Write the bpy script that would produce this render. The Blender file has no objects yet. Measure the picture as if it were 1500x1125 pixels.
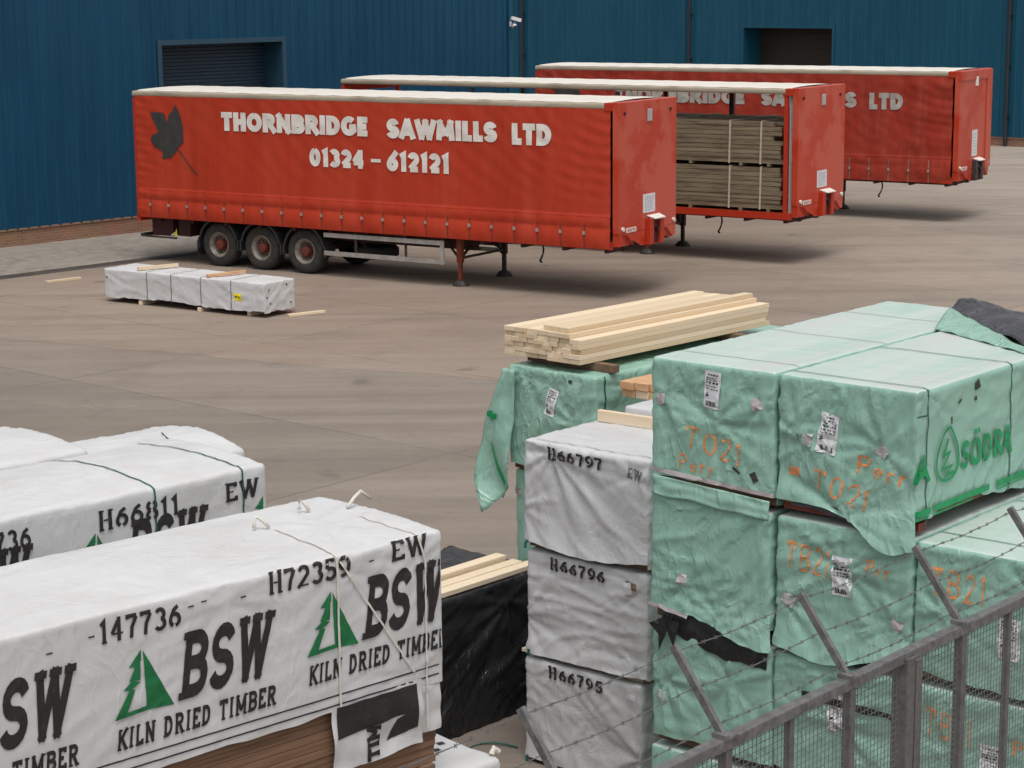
import bpy, bmesh, math, random
from mathutils import Vector, noise
random.seed(7)
scene = bpy.context.scene
C = scene.collection
R = math.radians

# ------------------------------------------------------------------ camera
FPX, PITCH, CAMH, ROLL = 2985.1, 0.192807, 6.55157, -0.0091534
cam_d = bpy.data.cameras.new('camera')
cam_d.sensor_width = 36.0
cam_d.lens = 36.0 * FPX / 1500.0
cam_d.clip_start = 0.3
cam_d.clip_end = 3000
cam = bpy.data.objects.new('camera', cam_d)
C.objects.link(cam)
from mathutils import Matrix
_c, _s, _cr, _sr = math.cos(PITCH), math.sin(PITCH), math.cos(ROLL), math.sin(ROLL)
_right = Vector((_cr, _sr * _s, _sr * _c))
_up = Vector((-_sr, _cr * _s, _cr * _c))
_back = Vector((0, -_c, _s))
cam.matrix_world = Matrix(((_right.x, _up.x, _back.x, 0), (_right.y, _up.y, _back.y, 0),
                           (_right.z, _up.z, _back.z, CAMH), (0, 0, 0, 1)))
scene.camera = cam

# ------------------------------------------------------------------ sky, sun, exposure (overcast)
SUN_EL, SUN_AZ = R(68), R(172)          # azimuth measured from +Y towards +X
world = bpy.data.worlds.new('World')
scene.world = world
world.use_nodes = True
wn = world.node_tree
bg = wn.nodes['Background']
sky = wn.nodes.new('ShaderNodeTexSky')
sky.sky_type = 'NISHITA'
sky.sun_disc = False
sky.sun_elevation = SUN_EL
sky.sun_rotation = SUN_AZ
sky.air_density = 1.0
sky.dust_density = 4.0
sky.ozone_density = 1.0
hs = wn.nodes.new('ShaderNodeHueSaturation')     # a cloud deck: the sky's light without its blue
hs.inputs['Saturation'].default_value = 0.12
wn.links.new(sky.outputs[0], hs.inputs['Color'])
wn.links.new(hs.outputs[0], bg.inputs[0])
bg.inputs[1].default_value = 0.12
sun_d = bpy.data.lights.new('sun', 'SUN')
sun_d.energy = 1.1
sun_d.angle = R(28)
sun_d.color = (1.0, 0.96, 0.9)
sun = bpy.data.objects.new('sun', sun_d)
C.objects.link(sun)
_sd = Vector((math.sin(SUN_AZ) * math.cos(SUN_EL), math.cos(SUN_AZ) * math.cos(SUN_EL), math.sin(SUN_EL)))
sun.rotation_euler = _sd.to_track_quat('Z', 'Y').to_euler()
scene.view_settings.view_transform = 'Standard'
scene.view_settings.look = 'None'
scene.view_settings.exposure = 0.27
scene.view_settings.gamma = 1.0
scene.view_settings.use_curve_mapping = False

# ------------------------------------------------------------------ materials
def N(nt, t, **kw):
    n = nt.nodes.new(t)
    for k, v in kw.items():
        setattr(n, k, v)
    return n

def pm(name, c1, c2=None, scale=3.0, rough=0.6, bump=0.0, bscale=40.0, metal=0.0, stretch=(1, 1, 1), spec=0.5, c3=None, s3=0.6,
       lo=0.4, hi=0.62, rot=(0, 0, 0), backc=None, vary=0.0):
    m = bpy.data.materials.new(name)
    m.use_nodes = True
    nt = m.node_tree
    b = nt.nodes['Principled BSDF']
    b.inputs['Roughness'].default_value = rough
    b.inputs['Metallic'].default_value = metal
    b.inputs['Specular IOR Level'].default_value = spec
    tc = N(nt, 'ShaderNodeTexCoord')
    mp = N(nt, 'ShaderNodeMapping')
    mp.inputs['Scale'].default_value = stretch
    mp.inputs['Rotation'].default_value = rot
    nt.links.new(tc.outputs['Object'], mp.inputs[0])
    col = None
    rgb = N(nt, 'ShaderNodeRGB'); rgb.outputs[0].default_value = (*c1, 1); col = rgb.outputs[0]
    for cc, sc in ((c2, scale), (c3, s3)):
        if cc is None: continue
        nz = N(nt, 'ShaderNodeTexNoise')
        nz.inputs['Scale'].default_value = sc
        nz.inputs['Detail'].default_value = 6
        nz.inputs['Roughness'].default_value = 0.65
        nt.links.new(mp.outputs[0], nz.inputs['Vector'])
        rp = N(nt, 'ShaderNodeMapRange')
        rp.inputs['From Min'].default_value = lo
        rp.inputs['From Max'].default_value = hi
        nt.links.new(nz.outputs['Fac'], rp.inputs['Value'])
        mx = N(nt, 'ShaderNodeMix', data_type='RGBA')
        nt.links.new(rp.outputs[0], mx.inputs['Factor'])
        nt.links.new(col, mx.inputs['A'])
        mx.inputs['B'].default_value = (*cc, 1)
        col = mx.outputs['Result']
    if backc is not None:
        ge = N(nt, 'ShaderNodeNewGeometry')
        mx = N(nt, 'ShaderNodeMix', data_type='RGBA')
        nt.links.new(ge.outputs['Backfacing'], mx.inputs['Factor'])
        nt.links.new(col, mx.inputs['A'])
        mx.inputs['B'].default_value = (*backc, 1)
        col = mx.outputs['Result']
    if vary:
        oi = N(nt, 'ShaderNodeObjectInfo'); hv = N(nt, 'ShaderNodeHueSaturation')
        r_ = N(nt, 'ShaderNodeMapRange'); r_.inputs['To Min'].default_value = 1 - vary; r_.inputs['To Max'].default_value = 1 + vary * .6
        nt.links.new(oi.outputs['Random'], r_.inputs['Value']); nt.links.new(r_.outputs[0], hv.inputs['Value'])
        r2_ = N(nt, 'ShaderNodeMapRange'); r2_.inputs['To Min'].default_value = 1.12; r2_.inputs['To Max'].default_value = .92
        nt.links.new(oi.outputs['Random'], r2_.inputs['Value']); nt.links.new(r2_.outputs[0], hv.inputs['Saturation'])
        nt.links.new(col, hv.inputs['Color']); col = hv.outputs[0]
    nt.links.new(col, b.inputs['Base Color'])
    if bump:
        nz = N(nt, 'ShaderNodeTexNoise')
        nz.inputs['Scale'].default_value = bscale
        nz.inputs['Detail'].default_value = 5
        nt.links.new(mp.outputs[0], nz.inputs['Vector'])
        bp = N(nt, 'ShaderNodeBump')
        bp.inputs['Strength'].default_value = min(1, bump)
        bp.inputs['Distance'].default_value = 0.01
        nt.links.new(nz.outputs['Fac'], bp.inputs['Height'])
        nt.links.new(bp.outputs[0], b.inputs['Normal'])
    return m

def film(name, c1, c2, rough=.4, spec=.5, bump=.5, scales=(3.2, 7.5), dist=.02, stretch=(1, 1, .6), stain=None, mott=1.8, crease=1.0):
    """crumpled sheet: warped cells give flat facets with crisp creases between them"""
    m = bpy.data.materials.new(name); m.use_nodes = True
    nt = m.node_tree; L = nt.links.new
    b = nt.nodes['Principled BSDF']; b.inputs['Roughness'].default_value = rough; b.inputs['Specular IOR Level'].default_value = spec
    tc = N(nt, 'ShaderNodeTexCoord')
    n0 = N(nt, 'ShaderNodeTexNoise'); n0.inputs['Scale'].default_value = 1.7; n0.inputs['Detail'].default_value = 3
    L(tc.outputs['Object'], n0.inputs['Vector'])
    sc = N(nt, 'ShaderNodeVectorMath', operation='SCALE'); sc.inputs['Scale'].default_value = .9; L(n0.outputs['Color'], sc.inputs[0])
    ad = N(nt, 'ShaderNodeVectorMath', operation='ADD'); L(tc.outputs['Object'], ad.inputs[0]); L(sc.outputs[0], ad.inputs[1])
    mp = N(nt, 'ShaderNodeMapping'); mp.inputs['Scale'].default_value = stretch; mp.inputs['Rotation'].default_value = (.5, .35, .2)
    L(ad.outputs[0], mp.inputs[0])
    h = None
    for i, s_ in enumerate(scales):
        v = N(nt, 'ShaderNodeTexVoronoi', feature='F1'); v.inputs['Scale'].default_value = s_
        L(mp.outputs[0], v.inputs['Vector'])
        mu = N(nt, 'ShaderNodeMath', operation='MULTIPLY'); mu.inputs[1].default_value = 1.0 if i == 0 else .5
        L(v.outputs['Distance'], mu.inputs[0])
        if h is None: h = mu.outputs[0]
        else:
            a2 = N(nt, 'ShaderNodeMath', operation='ADD'); L(h, a2.inputs[0]); L(mu.outputs[0], a2.inputs[1]); h = a2.outputs[0]
    # thin tension creases in two directions
    sc2 = N(nt, 'ShaderNodeVectorMath', operation='SCALE'); sc2.inputs['Scale'].default_value = .38; L(n0.outputs['Color'], sc2.inputs[0])
    ad2 = N(nt, 'ShaderNodeVectorMath', operation='ADD'); L(tc.outputs['Object'], ad2.inputs[0]); L(sc2.outputs[0], ad2.inputs[1])
    for rot_, st_, sc_, wt in (((.3, .9, .6), (1.0, 1.0, .22), 5.5, .42), ((.2, -.8, -.5), (1.0, 1.0, .2), 6.5, .36), ((.0, .1, .8), (.8, .8, .5), 13.0, .16)):
        m2 = N(nt, 'ShaderNodeMapping'); m2.inputs['Scale'].default_value = st_; m2.inputs['Rotation'].default_value = rot_; L(ad2.outputs[0], m2.inputs[0])
        nn = N(nt, 'ShaderNodeTexNoise'); nn.inputs['Scale'].default_value = sc_; nn.inputs['Detail'].default_value = 1.5; L(m2.outputs[0], nn.inputs['Vector'])
        su = N(nt, 'ShaderNodeMath', operation='SUBTRACT'); su.inputs[1].default_value = .5; L(nn.outputs['Fac'], su.inputs[0])
        ab = N(nt, 'ShaderNodeMath', operation='ABSOLUTE'); L(su.outputs[0], ab.inputs[0])
        mr = N(nt, 'ShaderNodeMapRange'); mr.inputs['From Max'].default_value = .055; mr.inputs['To Min'].default_value = crease * wt; mr.inputs['To Max'].default_value = 0; L(ab.outputs[0], mr.inputs['Value'])
        a2 = N(nt, 'ShaderNodeMath', operation='ADD'); L(h, a2.inputs[0]); L(mr.outputs[0], a2.inputs[1]); h = a2.outputs[0]
    # where the sheet is taut it stays flat
    n1 = N(nt, 'ShaderNodeTexNoise'); n1.inputs['Scale'].default_value = 1.3; L(tc.outputs['Object'], n1.inputs['Vector'])
    r1 = N(nt, 'ShaderNodeMapRange'); r1.inputs['From Min'].default_value = .38; r1.inputs['From Max'].default_value = .6; r1.inputs['To Min'].default_value = .25
    L(n1.outputs['Fac'], r1.inputs['Value'])
    st = N(nt, 'ShaderNodeMath', operation='MULTIPLY'); st.inputs[1].default_value = bump; L(r1.outputs[0], st.inputs[0])
    bp = N(nt, 'ShaderNodeBump'); bp.inputs['Distance'].default_value = dist
    L(st.outputs[0], bp.inputs['Strength']); L(h, bp.inputs['Height']); L(bp.outputs[0], b.inputs['Normal'])
    n2 = N(nt, 'ShaderNodeTexNoise'); n2.inputs['Scale'].default_value = mott; n2.inputs['Detail'].default_value = 7; n2.inputs['Roughness'].default_value = .7
    L(tc.outputs['Object'], n2.inputs['Vector'])
    r2 = N(nt, 'ShaderNodeMapRange'); r2.inputs['From Min'].default_value = .4; r2.inputs['From Max'].default_value = .66; L(n2.outputs['Fac'], r2.inputs['Value'])
    mx = N(nt, 'ShaderNodeMix', data_type='RGBA'); mx.inputs['A'].default_value = (*c1, 1); mx.inputs['B'].default_value = (*c2, 1); L(r2.outputs[0], mx.inputs['Factor'])
    col = mx.outputs['Result']
    if stain:                       # small dirt specks and scuffs
        n3 = N(nt, 'ShaderNodeTexNoise'); n3.inputs['Scale'].default_value = 9; n3.inputs['Detail'].default_value = 8; n3.inputs['Roughness'].default_value = .8
        L(tc.outputs['Object'], n3.inputs['Vector'])
        r3 = N(nt, 'ShaderNodeMapRange'); r3.inputs['From Min'].default_value = .60; r3.inputs['From Max'].default_value = .74; r3.inputs['To Max'].default_value = .6; L(n3.outputs['Fac'], r3.inputs['Value'])
        m3 = N(nt, 'ShaderNodeMix', data_type='RGBA'); L(r3.outputs[0], m3.inputs['Factor']); L(col, m3.inputs['A']); m3.inputs['B'].default_value = (*stain, 1); col = m3.outputs['Result']
    L(col, b.inputs['Base Color'])
    return m

M = {}
M['white'] = film('white_woven_cover', (.63, .63, .64), (.565, .56, .555), .5, .35, .30, (2.6, 6.5), .016, (1, 1, .8), stain=(.38, .36, .33), crease=.9)
M['white2'] = film('white_film_cover', (.60, .60, .615), (.54, .54, .55), .42, .4, .42, (2.2, 9.0), .018, (1, 1, .7), stain=(.42, .41, .39), crease=.8)
M['green'] = film('green_film_cover', (.262, .462, .378), (.305, .505, .425), .31, .5, .7, (2.6, 8.0), .020, (1.2, 1.2, .55), stain=(.42, .56, .49), crease=.8)
M['greenp'] = film('pale_green_film', (.30, .50, .41), (.25, .44, .355), .36, .5, .7, (3.6, 8.5), .024, (1.2, 1.2, .6), stain=(.42, .56, .5))
M['greentop'] = pm('green_top_sky_sheen', (.52, .62, .57), (.42, .57, .50), 1.1, .42, .25, 25, c3=(.54, .58, .55), s3=1.7, stretch=(2.2, .35, 1), lo=.42, hi=.6)  # paler pack tops: sky sheen put into the colour, plus print streaks
M['black'] = film('black_film', (.012, .012, .014), (.022, .022, .025), .34, .5, .7, (1.6, 4.0), .04, (1, 1, .6), crease=.6)
M['tarp'] = film('dark_grey_sheet', (.05, .05, .06), (.075, .074, .085), .4, .5, .9, (3.0, 7.0), .03, (1, 1, 1))
M['ink'] = pm('black_ink', (.022, .018, .018), (.05, .045, .045), 40, .6, lo=.55, hi=.8)
M['inkg'] = pm('green_ink', (.008, .13, .04), (.01, .17, .06), 9, .55)
M['sodra'] = pm('bright_green_ink', (.0, .25, .075), (.005, .30, .11), 9, .5)
M['orange'] = pm('orange_spray_paint', (.95, .29, .06), (.80, .36, .16), 22, .7, lo=.5, hi=.7)
def spray(name, c):
    m = bpy.data.materials.new(name); m.use_nodes = True; nt = m.node_tree
    b = nt.nodes['Principled BSDF']; b.inputs['Base Color'].default_value = (*c, 1); b.inputs['Roughness'].default_value = .7
    tc = N(nt, 'ShaderNodeTexCoord'); a = N(nt, 'ShaderNodeTexNoise'); a.inputs['Scale'].default_value = 28; a.inputs['Detail'].default_value = 6; a.inputs['Roughness'].default_value = .75
    nt.links.new(tc.outputs['Object'], a.inputs['Vector'])
    r = N(nt, 'ShaderNodeMapRange'); r.inputs['From Min'].default_value = .36; r.inputs['From Max'].default_value = .60; r.inputs['To Min'].default_value = 1.0; r.inputs['To Max'].default_value = .35
    nt.links.new(a.outputs['Fac'], r.inputs['Value']); nt.links.new(r.outputs[0], b.inputs['Alpha'])
    return m
M['orange'] = spray('orange_spray_paint', (.95, .31, .08))
M['paper'] = pm('paper_label', (.72, .72, .74), (.62, .62, .66), 12, .6)
M['faint'] = pm('faint_grey_print', (.40, .41, .45), None, 3, .6)
M['tape'] = pm('grey_tape', (.46, .42, .42), (.40, .37, .37), 10, .5)
M['pine'] = pm('fresh_pine', (.79, .63, .44), (.70, .51, .31), 3.0, .6, .2, 30, stretch=(.25, 9, 9), lo=.42, hi=.68, c3=(.81, .69, .53), s3=1.5, vary=.17)
M['pineend'] = pm('pine_end_grain', (.66, .47, .24), (.45, .27, .1), 22, .7)
M['redpine'] = pm('reddish_pine', (.66, .42, .23), (.55, .29, .15), 9, .65, stretch=(.3, 5, 5))
M['oldwood'] = pm('weathered_timber', (.19, .145, .09), (.095, .068, .042), 3, .8, .4, 30, stretch=(.5, 5, 6), c3=(.26, .21, .135), s3=1.3)
M['corewood'] = pm('stacked_boards', (.26, .15, .09), (.16, .085, .05), 4, .8, .3, 30, stretch=(.3, 5, 8))
M['bearer'] = pm('brown_bearer', (.15, .085, .05), (.22, .14, .09), 7, .8)
M['redwood'] = pm('red_stained_bearer', (.26, .05, .03), (.15, .04, .03), 6, .7)
M['strapg'] = pm('dark_green_strap', (.015, .10, .075), None, 3, .45)
M['strapd'] = pm('grey_strap', (.16, .17, .17), None, 3, .45)
M['strapw'] = pm('beige_strap', (.55, .5, .4), (.45, .4, .32), 6, .6)
M['rope'] = pm('pale_strap_tail', (.66, .62, .56), None, 3, .6)
M['red'] = pm('red_paint', (.45, .036, .014), (.40, .031, .013), 1.2, .42, c3=(.47, .048, .022), s3=.5, lo=.45, hi=.7, spec=.3)
M['curtain'] = pm('red_curtain', (.46, .042, .017), (.39, .035, .0145), .8, .55, .12, 30, spec=.22, c3=(.49, .058, .028), s3=2.0, lo=.42, hi=.70, stretch=(1, 1, .12))
M['curtain_old'] = pm('faded_red_curtain', (.34, .032, .017), (.25, .026, .016), 1.5, .6, .3, 14, spec=.2, c3=(.37, .052, .032), s3=3.0, stretch=(1, 1, .2))
M['redworn'] = pm('worn_red_bulkhead', (.48, .040, .015), (.50, .060, .030), .9, .34, c3=(.53, .088, .054), s3=.55, lo=.47, hi=.53, spec=.4)
M['reddark'] = pm('dark_red_chassis', (.055, .008, .007), (.028, .007, .007), 3, .65)
M['redrust'] = pm('rusty_red_leg', (.25, .035, .02), (.14, .04, .02), 8, .7)
M['cream'] = pm('cream_roof', (.76, .71, .64), (.66, .60, .52), 1.5, .5, .1, 20, c3=(.80, .76, .70), s3=5, stretch=(.35, 1, 1), lo=.42, hi=.7, spec=.3)
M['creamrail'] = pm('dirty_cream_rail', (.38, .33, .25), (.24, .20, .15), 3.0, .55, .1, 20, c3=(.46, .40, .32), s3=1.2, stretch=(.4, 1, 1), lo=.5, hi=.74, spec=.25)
M['letter'] = pm('white_lettering', (.80, .77, .72), (.70, .66, .61), 3, .5)
M['letter_old'] = pm('greyed_lettering', (.44, .42, .38), (.34, .31, .28), 3, .6)
M['leaf'] = pm('dark_leaf_print', (.035, .035, .032), (.05, .05, .045), 5, .6)
M['rubber'] = pm('tyre_rubber', (.022, .021, .020), (.045, .04, .036), 5, .85)
M['rim'] = pm('dusty_steel_rim', (.29, .265, .235), (.17, .145, .12), 5, .55, metal=.2)
M['hub'] = pm('red_hub', (.20, .030, .022), (.12, .03, .02), 9, .6)
M['guard'] = pm('black_mudguard', (.022, .024, .026), (.04, .04, .04), 4, .5)
M['alu'] = pm('dull_aluminium', (.50, .49, .46), (.38, .36, .33), 5, .45, metal=.5)
M['darkmetal'] = pm('dark_metal', (.03, .026, .025), (.06, .05, .045), 5, .6)
M['cable'] = pm('black_cable', (.02, .02, .02), None, 3, .5)
M['blue'] = pm('blue_cladding', (.0062, .061, .124), (.005, .050, .106), .35, .5, c3=(.0085, .068, .133), spec=.25, s3=2.0, stretch=(1, 1, .12))
M['blue2'] = pm('teal_blue_cladding', (.0085, .078, .134), (.007, .066, .117), .35, .5, spec=.25, c3=(.011, .085, .142), s3=2.0, stretch=(1, 1, .12))
M['flash'] = pm('blue_flashing', (.02, .065, .11), None, 3, .5)
M['door_fill'] = pm('blue_grey_shutter', (.013, .038, .066), (.018, .046, .075), 2, .5)
M['dkdoor'] = pm('dark_doorway_interior', (.032, .024, .018), (.026, .022, .018), 1, .7)  # shade inside the open doorway, put into the colour of a flat panel
M['pipe'] = pm('dark_downpipe', (.016, .022, .03), None, 3, .5)
M['galv'] = pm('galvanised_steel', (.17, .17, .175), (.12, .12, .125), 6, .5, .15, 60, metal=.45, c3=(.23, .225, .22), s3=20)
M['galvdk'] = pm('galvanised_post', (.155, .155, .16), (.115, .115, .12), 6, .55, .15, 60, metal=.4, c3=(.19, .18, .17), s3=25)
M['wire'] = pm('dull_wire', (.20, .21, .21), None, 3, .5, metal=.4)
M['barb'] = pm('barbed_wire', (.16, .16, .16), None, 3, .5, metal=.5)
M['yellow'] = pm('yellow_tag', (.85, .72, .02), None, 3, .6)
M['camw'] = pm('white_plastic', (.78, .77, .78), None, 3, .4)
M['roofing'] = pm('grey_roofing', (.25, .27, .28), (.2, .2, .21), 2, .7)

def brick_mat():
    m = bpy.data.materials.new('red_brick'); m.use_nodes = True
    nt = m.node_tree; b = nt.nodes['Principled BSDF']; b.inputs['Roughness'].default_value = .85
    tc = N(nt, 'ShaderNodeTexCoord'); mp = N(nt, 'ShaderNodeMapping'); mp.inputs['Rotation'].default_value = (R(90), 0, 0)
    nt.links.new(tc.outputs['Object'], mp.inputs[0])
    br = N(nt, 'ShaderNodeTexBrick')
    br.inputs['Color1'].default_value = (.36, .17, .10, 1); br.inputs['Color2'].default_value = (.27, .13, .085, 1)
    br.inputs['Mortar'].default_value = (.33, .26, .2, 1)
    br.inputs['Scale'].default_value = 1.0; br.inputs['Brick Width'].default_value = .225; br.inputs['Row Height'].default_value = .075
    br.inputs['Mortar Size'].default_value = .008; br.inputs['Bias'].default_value = -.1
    nt.links.new(mp.outputs[0], br.inputs['Vector'])
    nz = N(nt, 'ShaderNodeTexNoise'); nz.inputs['Scale'].default_value = 1.3
    nt.links.new(tc.outputs['Object'], nz.inputs['Vector'])
    mx = N(nt, 'ShaderNodeMix', data_type='RGBA', blend_type='MULTIPLY'); mx.inputs['Factor'].default_value = .35
    nt.links.new(br.outputs['Color'], mx.inputs['A']); nt.links.new(nz.outputs['Color'], mx.inputs['B'])
    nt.links.new(mx.outputs['Result'], b.inputs['Base Color'])
    return m
M['brick'] = brick_mat()

def ground_mat():
    m = bpy.data.materials.new('yard_concrete'); m.use_nodes = True
    nt = m.node_tree; b = nt.nodes['Principled BSDF']; b.inputs['Roughness'].default_value = .88
    b.inputs['Specular IOR Level'].default_value = .3
    tc = N(nt, 'ShaderNodeTexCoord')
    L = nt.links.new
    def noisef(scale, rotz=0, st=(1, 1, 1), det=6, rough=.6):
        mp = N(nt, 'ShaderNodeMapping'); mp.inputs['Rotation'].default_value = (0, 0, rotz); mp.inputs['Scale'].default_value = st
        L(tc.outputs['Object'], mp.inputs[0])
        nz = N(nt, 'ShaderNodeTexNoise'); nz.inputs['Scale'].default_value = scale; nz.inputs['Detail'].default_value = det
        nz.inputs['Roughness'].default_value = rough
        L(mp.outputs[0], nz.inputs['Vector']); return nz.outputs['Fac']
    def rng(v, a, b_, c=0., d=1.):
        r = N(nt, 'ShaderNodeMapRange'); r.inputs['From Min'].default_value = a; r.inputs['From Max'].default_value = b_
        r.inputs['To Min'].default_value = c; r.inputs['To Max'].default_value = d
        L(v, r.inputs['Value']); return r.outputs[0]
    def mix(f, a, bb, mode='MIX'):
        x = N(nt, 'ShaderNodeMix', data_type='RGBA', blend_type=mode)
        if isinstance(f, float): x.inputs['Factor'].default_value = f
        else: L(f, x.inputs['Factor'])
        for s, v in (('A', a), ('B', bb)):
            if isinstance(v, tuple): x.inputs[s].default_value = (*v, 1)
            else: L(v, x.inputs[s])
        return x.outputs['Result']
    def math_(op, a, b_):
        x = N(nt, 'ShaderNodeMath', operation=op)
        for i, v in enumerate((a, b_)):
            if isinstance(v, (int, float)): x.inputs[i].default_value = v
            else: L(v, x.inputs[i])
        return x.outputs[0]
    far = mix(rng(noisef(.16), .35, .65), (.292, .230, .182), (.245, .190, .150))      # older brownish bay
    near = mix(rng(noisef(.22), .35, .65), (.246, .205, .172), (.215, .179, .150))     # newer greyer bay
    # edge between the two pours runs through (-9.84,38.65) and (-.58,33.74)
    sep = N(nt, 'ShaderNodeSeparateXYZ'); L(tc.outputs['Object'], sep.inputs[0])
    e = math_('ADD', math_('MULTIPLY', math_('ADD', sep.outputs[0], 9.84), .468), math_('MULTIPLY', math_('ADD', sep.outputs[1], -38.65), .883))
    e = math_('ADD', e, math_('MULTIPLY', math_('SUBTRACT', noisef(.25), .5), 1.6))
    rightside = rng(sep.outputs[0], 3.0, 9.0, 0.0, 1.0)
    f = math_('MAXIMUM', rng(e, -.12, .12), math_('MULTIPLY', rightside, .55))
    col = mix(f, near, far)
    seam = math_('SUBTRACT', 1.0, rng(math_('ABSOLUTE', e, 0), .0, .10))
    col = mix(math_('MULTIPLY', seam, .35), col, (.10, .085, .075))
    # right, paler bay far away
    pale = rng(math_('ADD', sep.outputs[0], math_('MULTIPLY', noisef(.12), 8.0)), 9.0, 20.0)
    col = mix(math_('MULTIPLY', pale, .75), col, (.37, .32, .275))
    # tyre sweeps and stains
    col = mix(math_('MULTIPLY', rng(noisef(1.0, R(-20), (.10, 1.1, 1)), .45, .75), .40), col, (.38, .33, .285))
    col = mix(math_('MULTIPLY', rng(noisef(1.0, R(12), (.07, .9, 1)), .50, .72), .38), col, (.135, .11, .093))
    col = mix(math_('MULTIPLY', rng(noisef(.55, 0, (1, 1, 1), 8, .7), .52, .75), .45), col, (.135, .108, .09))
    col = mix(math_('MULTIPLY', rng(noisef(9, 0, (1, 1, 1), 4, .7), .45, .75), .25), col, (.16, .135, .115))
    col = mix(math_('MULTIPLY', rng(noisef(45, 0, (1, 1, 1), 3, .7), .5, .8), .3), col, (.36, .32, .28))
    # joints between slabs
    mp = N(nt, 'ShaderNodeMapping'); mp.inputs['Rotation'].default_value = (0, 0, R(41)); mp.inputs['Location'].default_value = (1.3, 2.1, 0)
    L(tc.outputs['Object'], mp.inputs[0])
    br = N(nt, 'ShaderNodeTexBrick'); br.offset = 0
    br.inputs['Scale'].default_value = 1; br.inputs['Brick Width'].default_value = 9.0; br.inputs['Row Height'].default_value = 4.6
    br.inputs['Mortar Size'].default_value = .022; br.inputs['Mortar Smooth'].default_value = .3
    L(mp.outputs[0], br.inputs['Vector'])
    br.inputs['Color1'].default_value = (.88, .88, .88, 1); br.inputs['Color2'].default_value = (1.06, 1.05, 1.04, 1); br.inputs['Mortar'].default_value = (.95, .95, .95, 1)
    col = mix(.75, col, br.outputs['Color'], 'MULTIPLY')
    col = mix(math_('MULTIPLY', rng(noisef(2.6, R(-8), (.35, 1.6, 1), 8, .75),   .50, .70), .26), col, (.135, .112, .095))
    col = mix(math_('MULTIPLY', rng(noisef(3.3, R(25), (.5, 1.4, 1), 8, .75), .54, .72), .20), col, (.33, .325, .28))
    # oil spots and hairline cracks
    col = mix(math_('MULTIPLY', rng(noisef(.9, 0, (1, 1, 1), 3, .5), .68, .76), .4), col, (.06, .052, .047))
    vo = N(nt, 'ShaderNodeTexVoronoi', feature='DISTANCE_TO_EDGE'); vo.inputs['Scale'].default_value = .16
    nv = N(nt, 'ShaderNodeTexNoise'); nv.inputs['Scale'].default_value = .8; nv.inputs['Detail'].default_value = 6
    L(tc.outputs['Object'], nv.inputs['Vector'])
    vs = N(nt, 'ShaderNodeVectorMath', operation='SCALE'); vs.inputs['Scale'].default_value = 2.2; L(nv.outputs['Color'], vs.inputs[0])
    va = N(nt, 'ShaderNodeVectorMath', operation='ADD'); L(tc.outputs['Object'], va.inputs[0]); L(vs.outputs[0], va.inputs[1]); L(va.outputs[0], vo.inputs['Vector'])
    ck = math_('MULTIPLY', math_('SUBTRACT', 1.0, rng(vo.outputs['Distance'], .0, .006)), rng(noisef(.35), .50, .60))
    col = mix(math_('MULTIPLY', ck, .25), col, (.07, .058, .05))
    jf = math_('MULTIPLY', br.outputs['Fac'], rng(noisef(.5), .36, .50))
    col = mix(math_('MULTIPLY', jf, .45), col, (.085, .07, .06))
    L(col, b.inputs['Base Color'])
    bp = N(nt, 'ShaderNodeBump'); bp.inputs['Strength'].default_value = .35; bp.inputs['Distance'].default_value = .01
    L(noisef(30, 0, (1, 1, 1), 6, .7), bp.inputs['Height']); L(bp.outputs[0], b.inputs['Normal'])
    return m
M['ground'] = ground_mat()
M['pave'] = pm('pale_concrete_strip', (.255, .225, .19), (.20, .172, .145), .8, .9, .3, 30, c3=(.30, .265, .225), s3=3)
M['drain'] = pm('dark_wet_channel', (.055, .045, .04), (.09, .075, .062), 2, .6)

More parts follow.
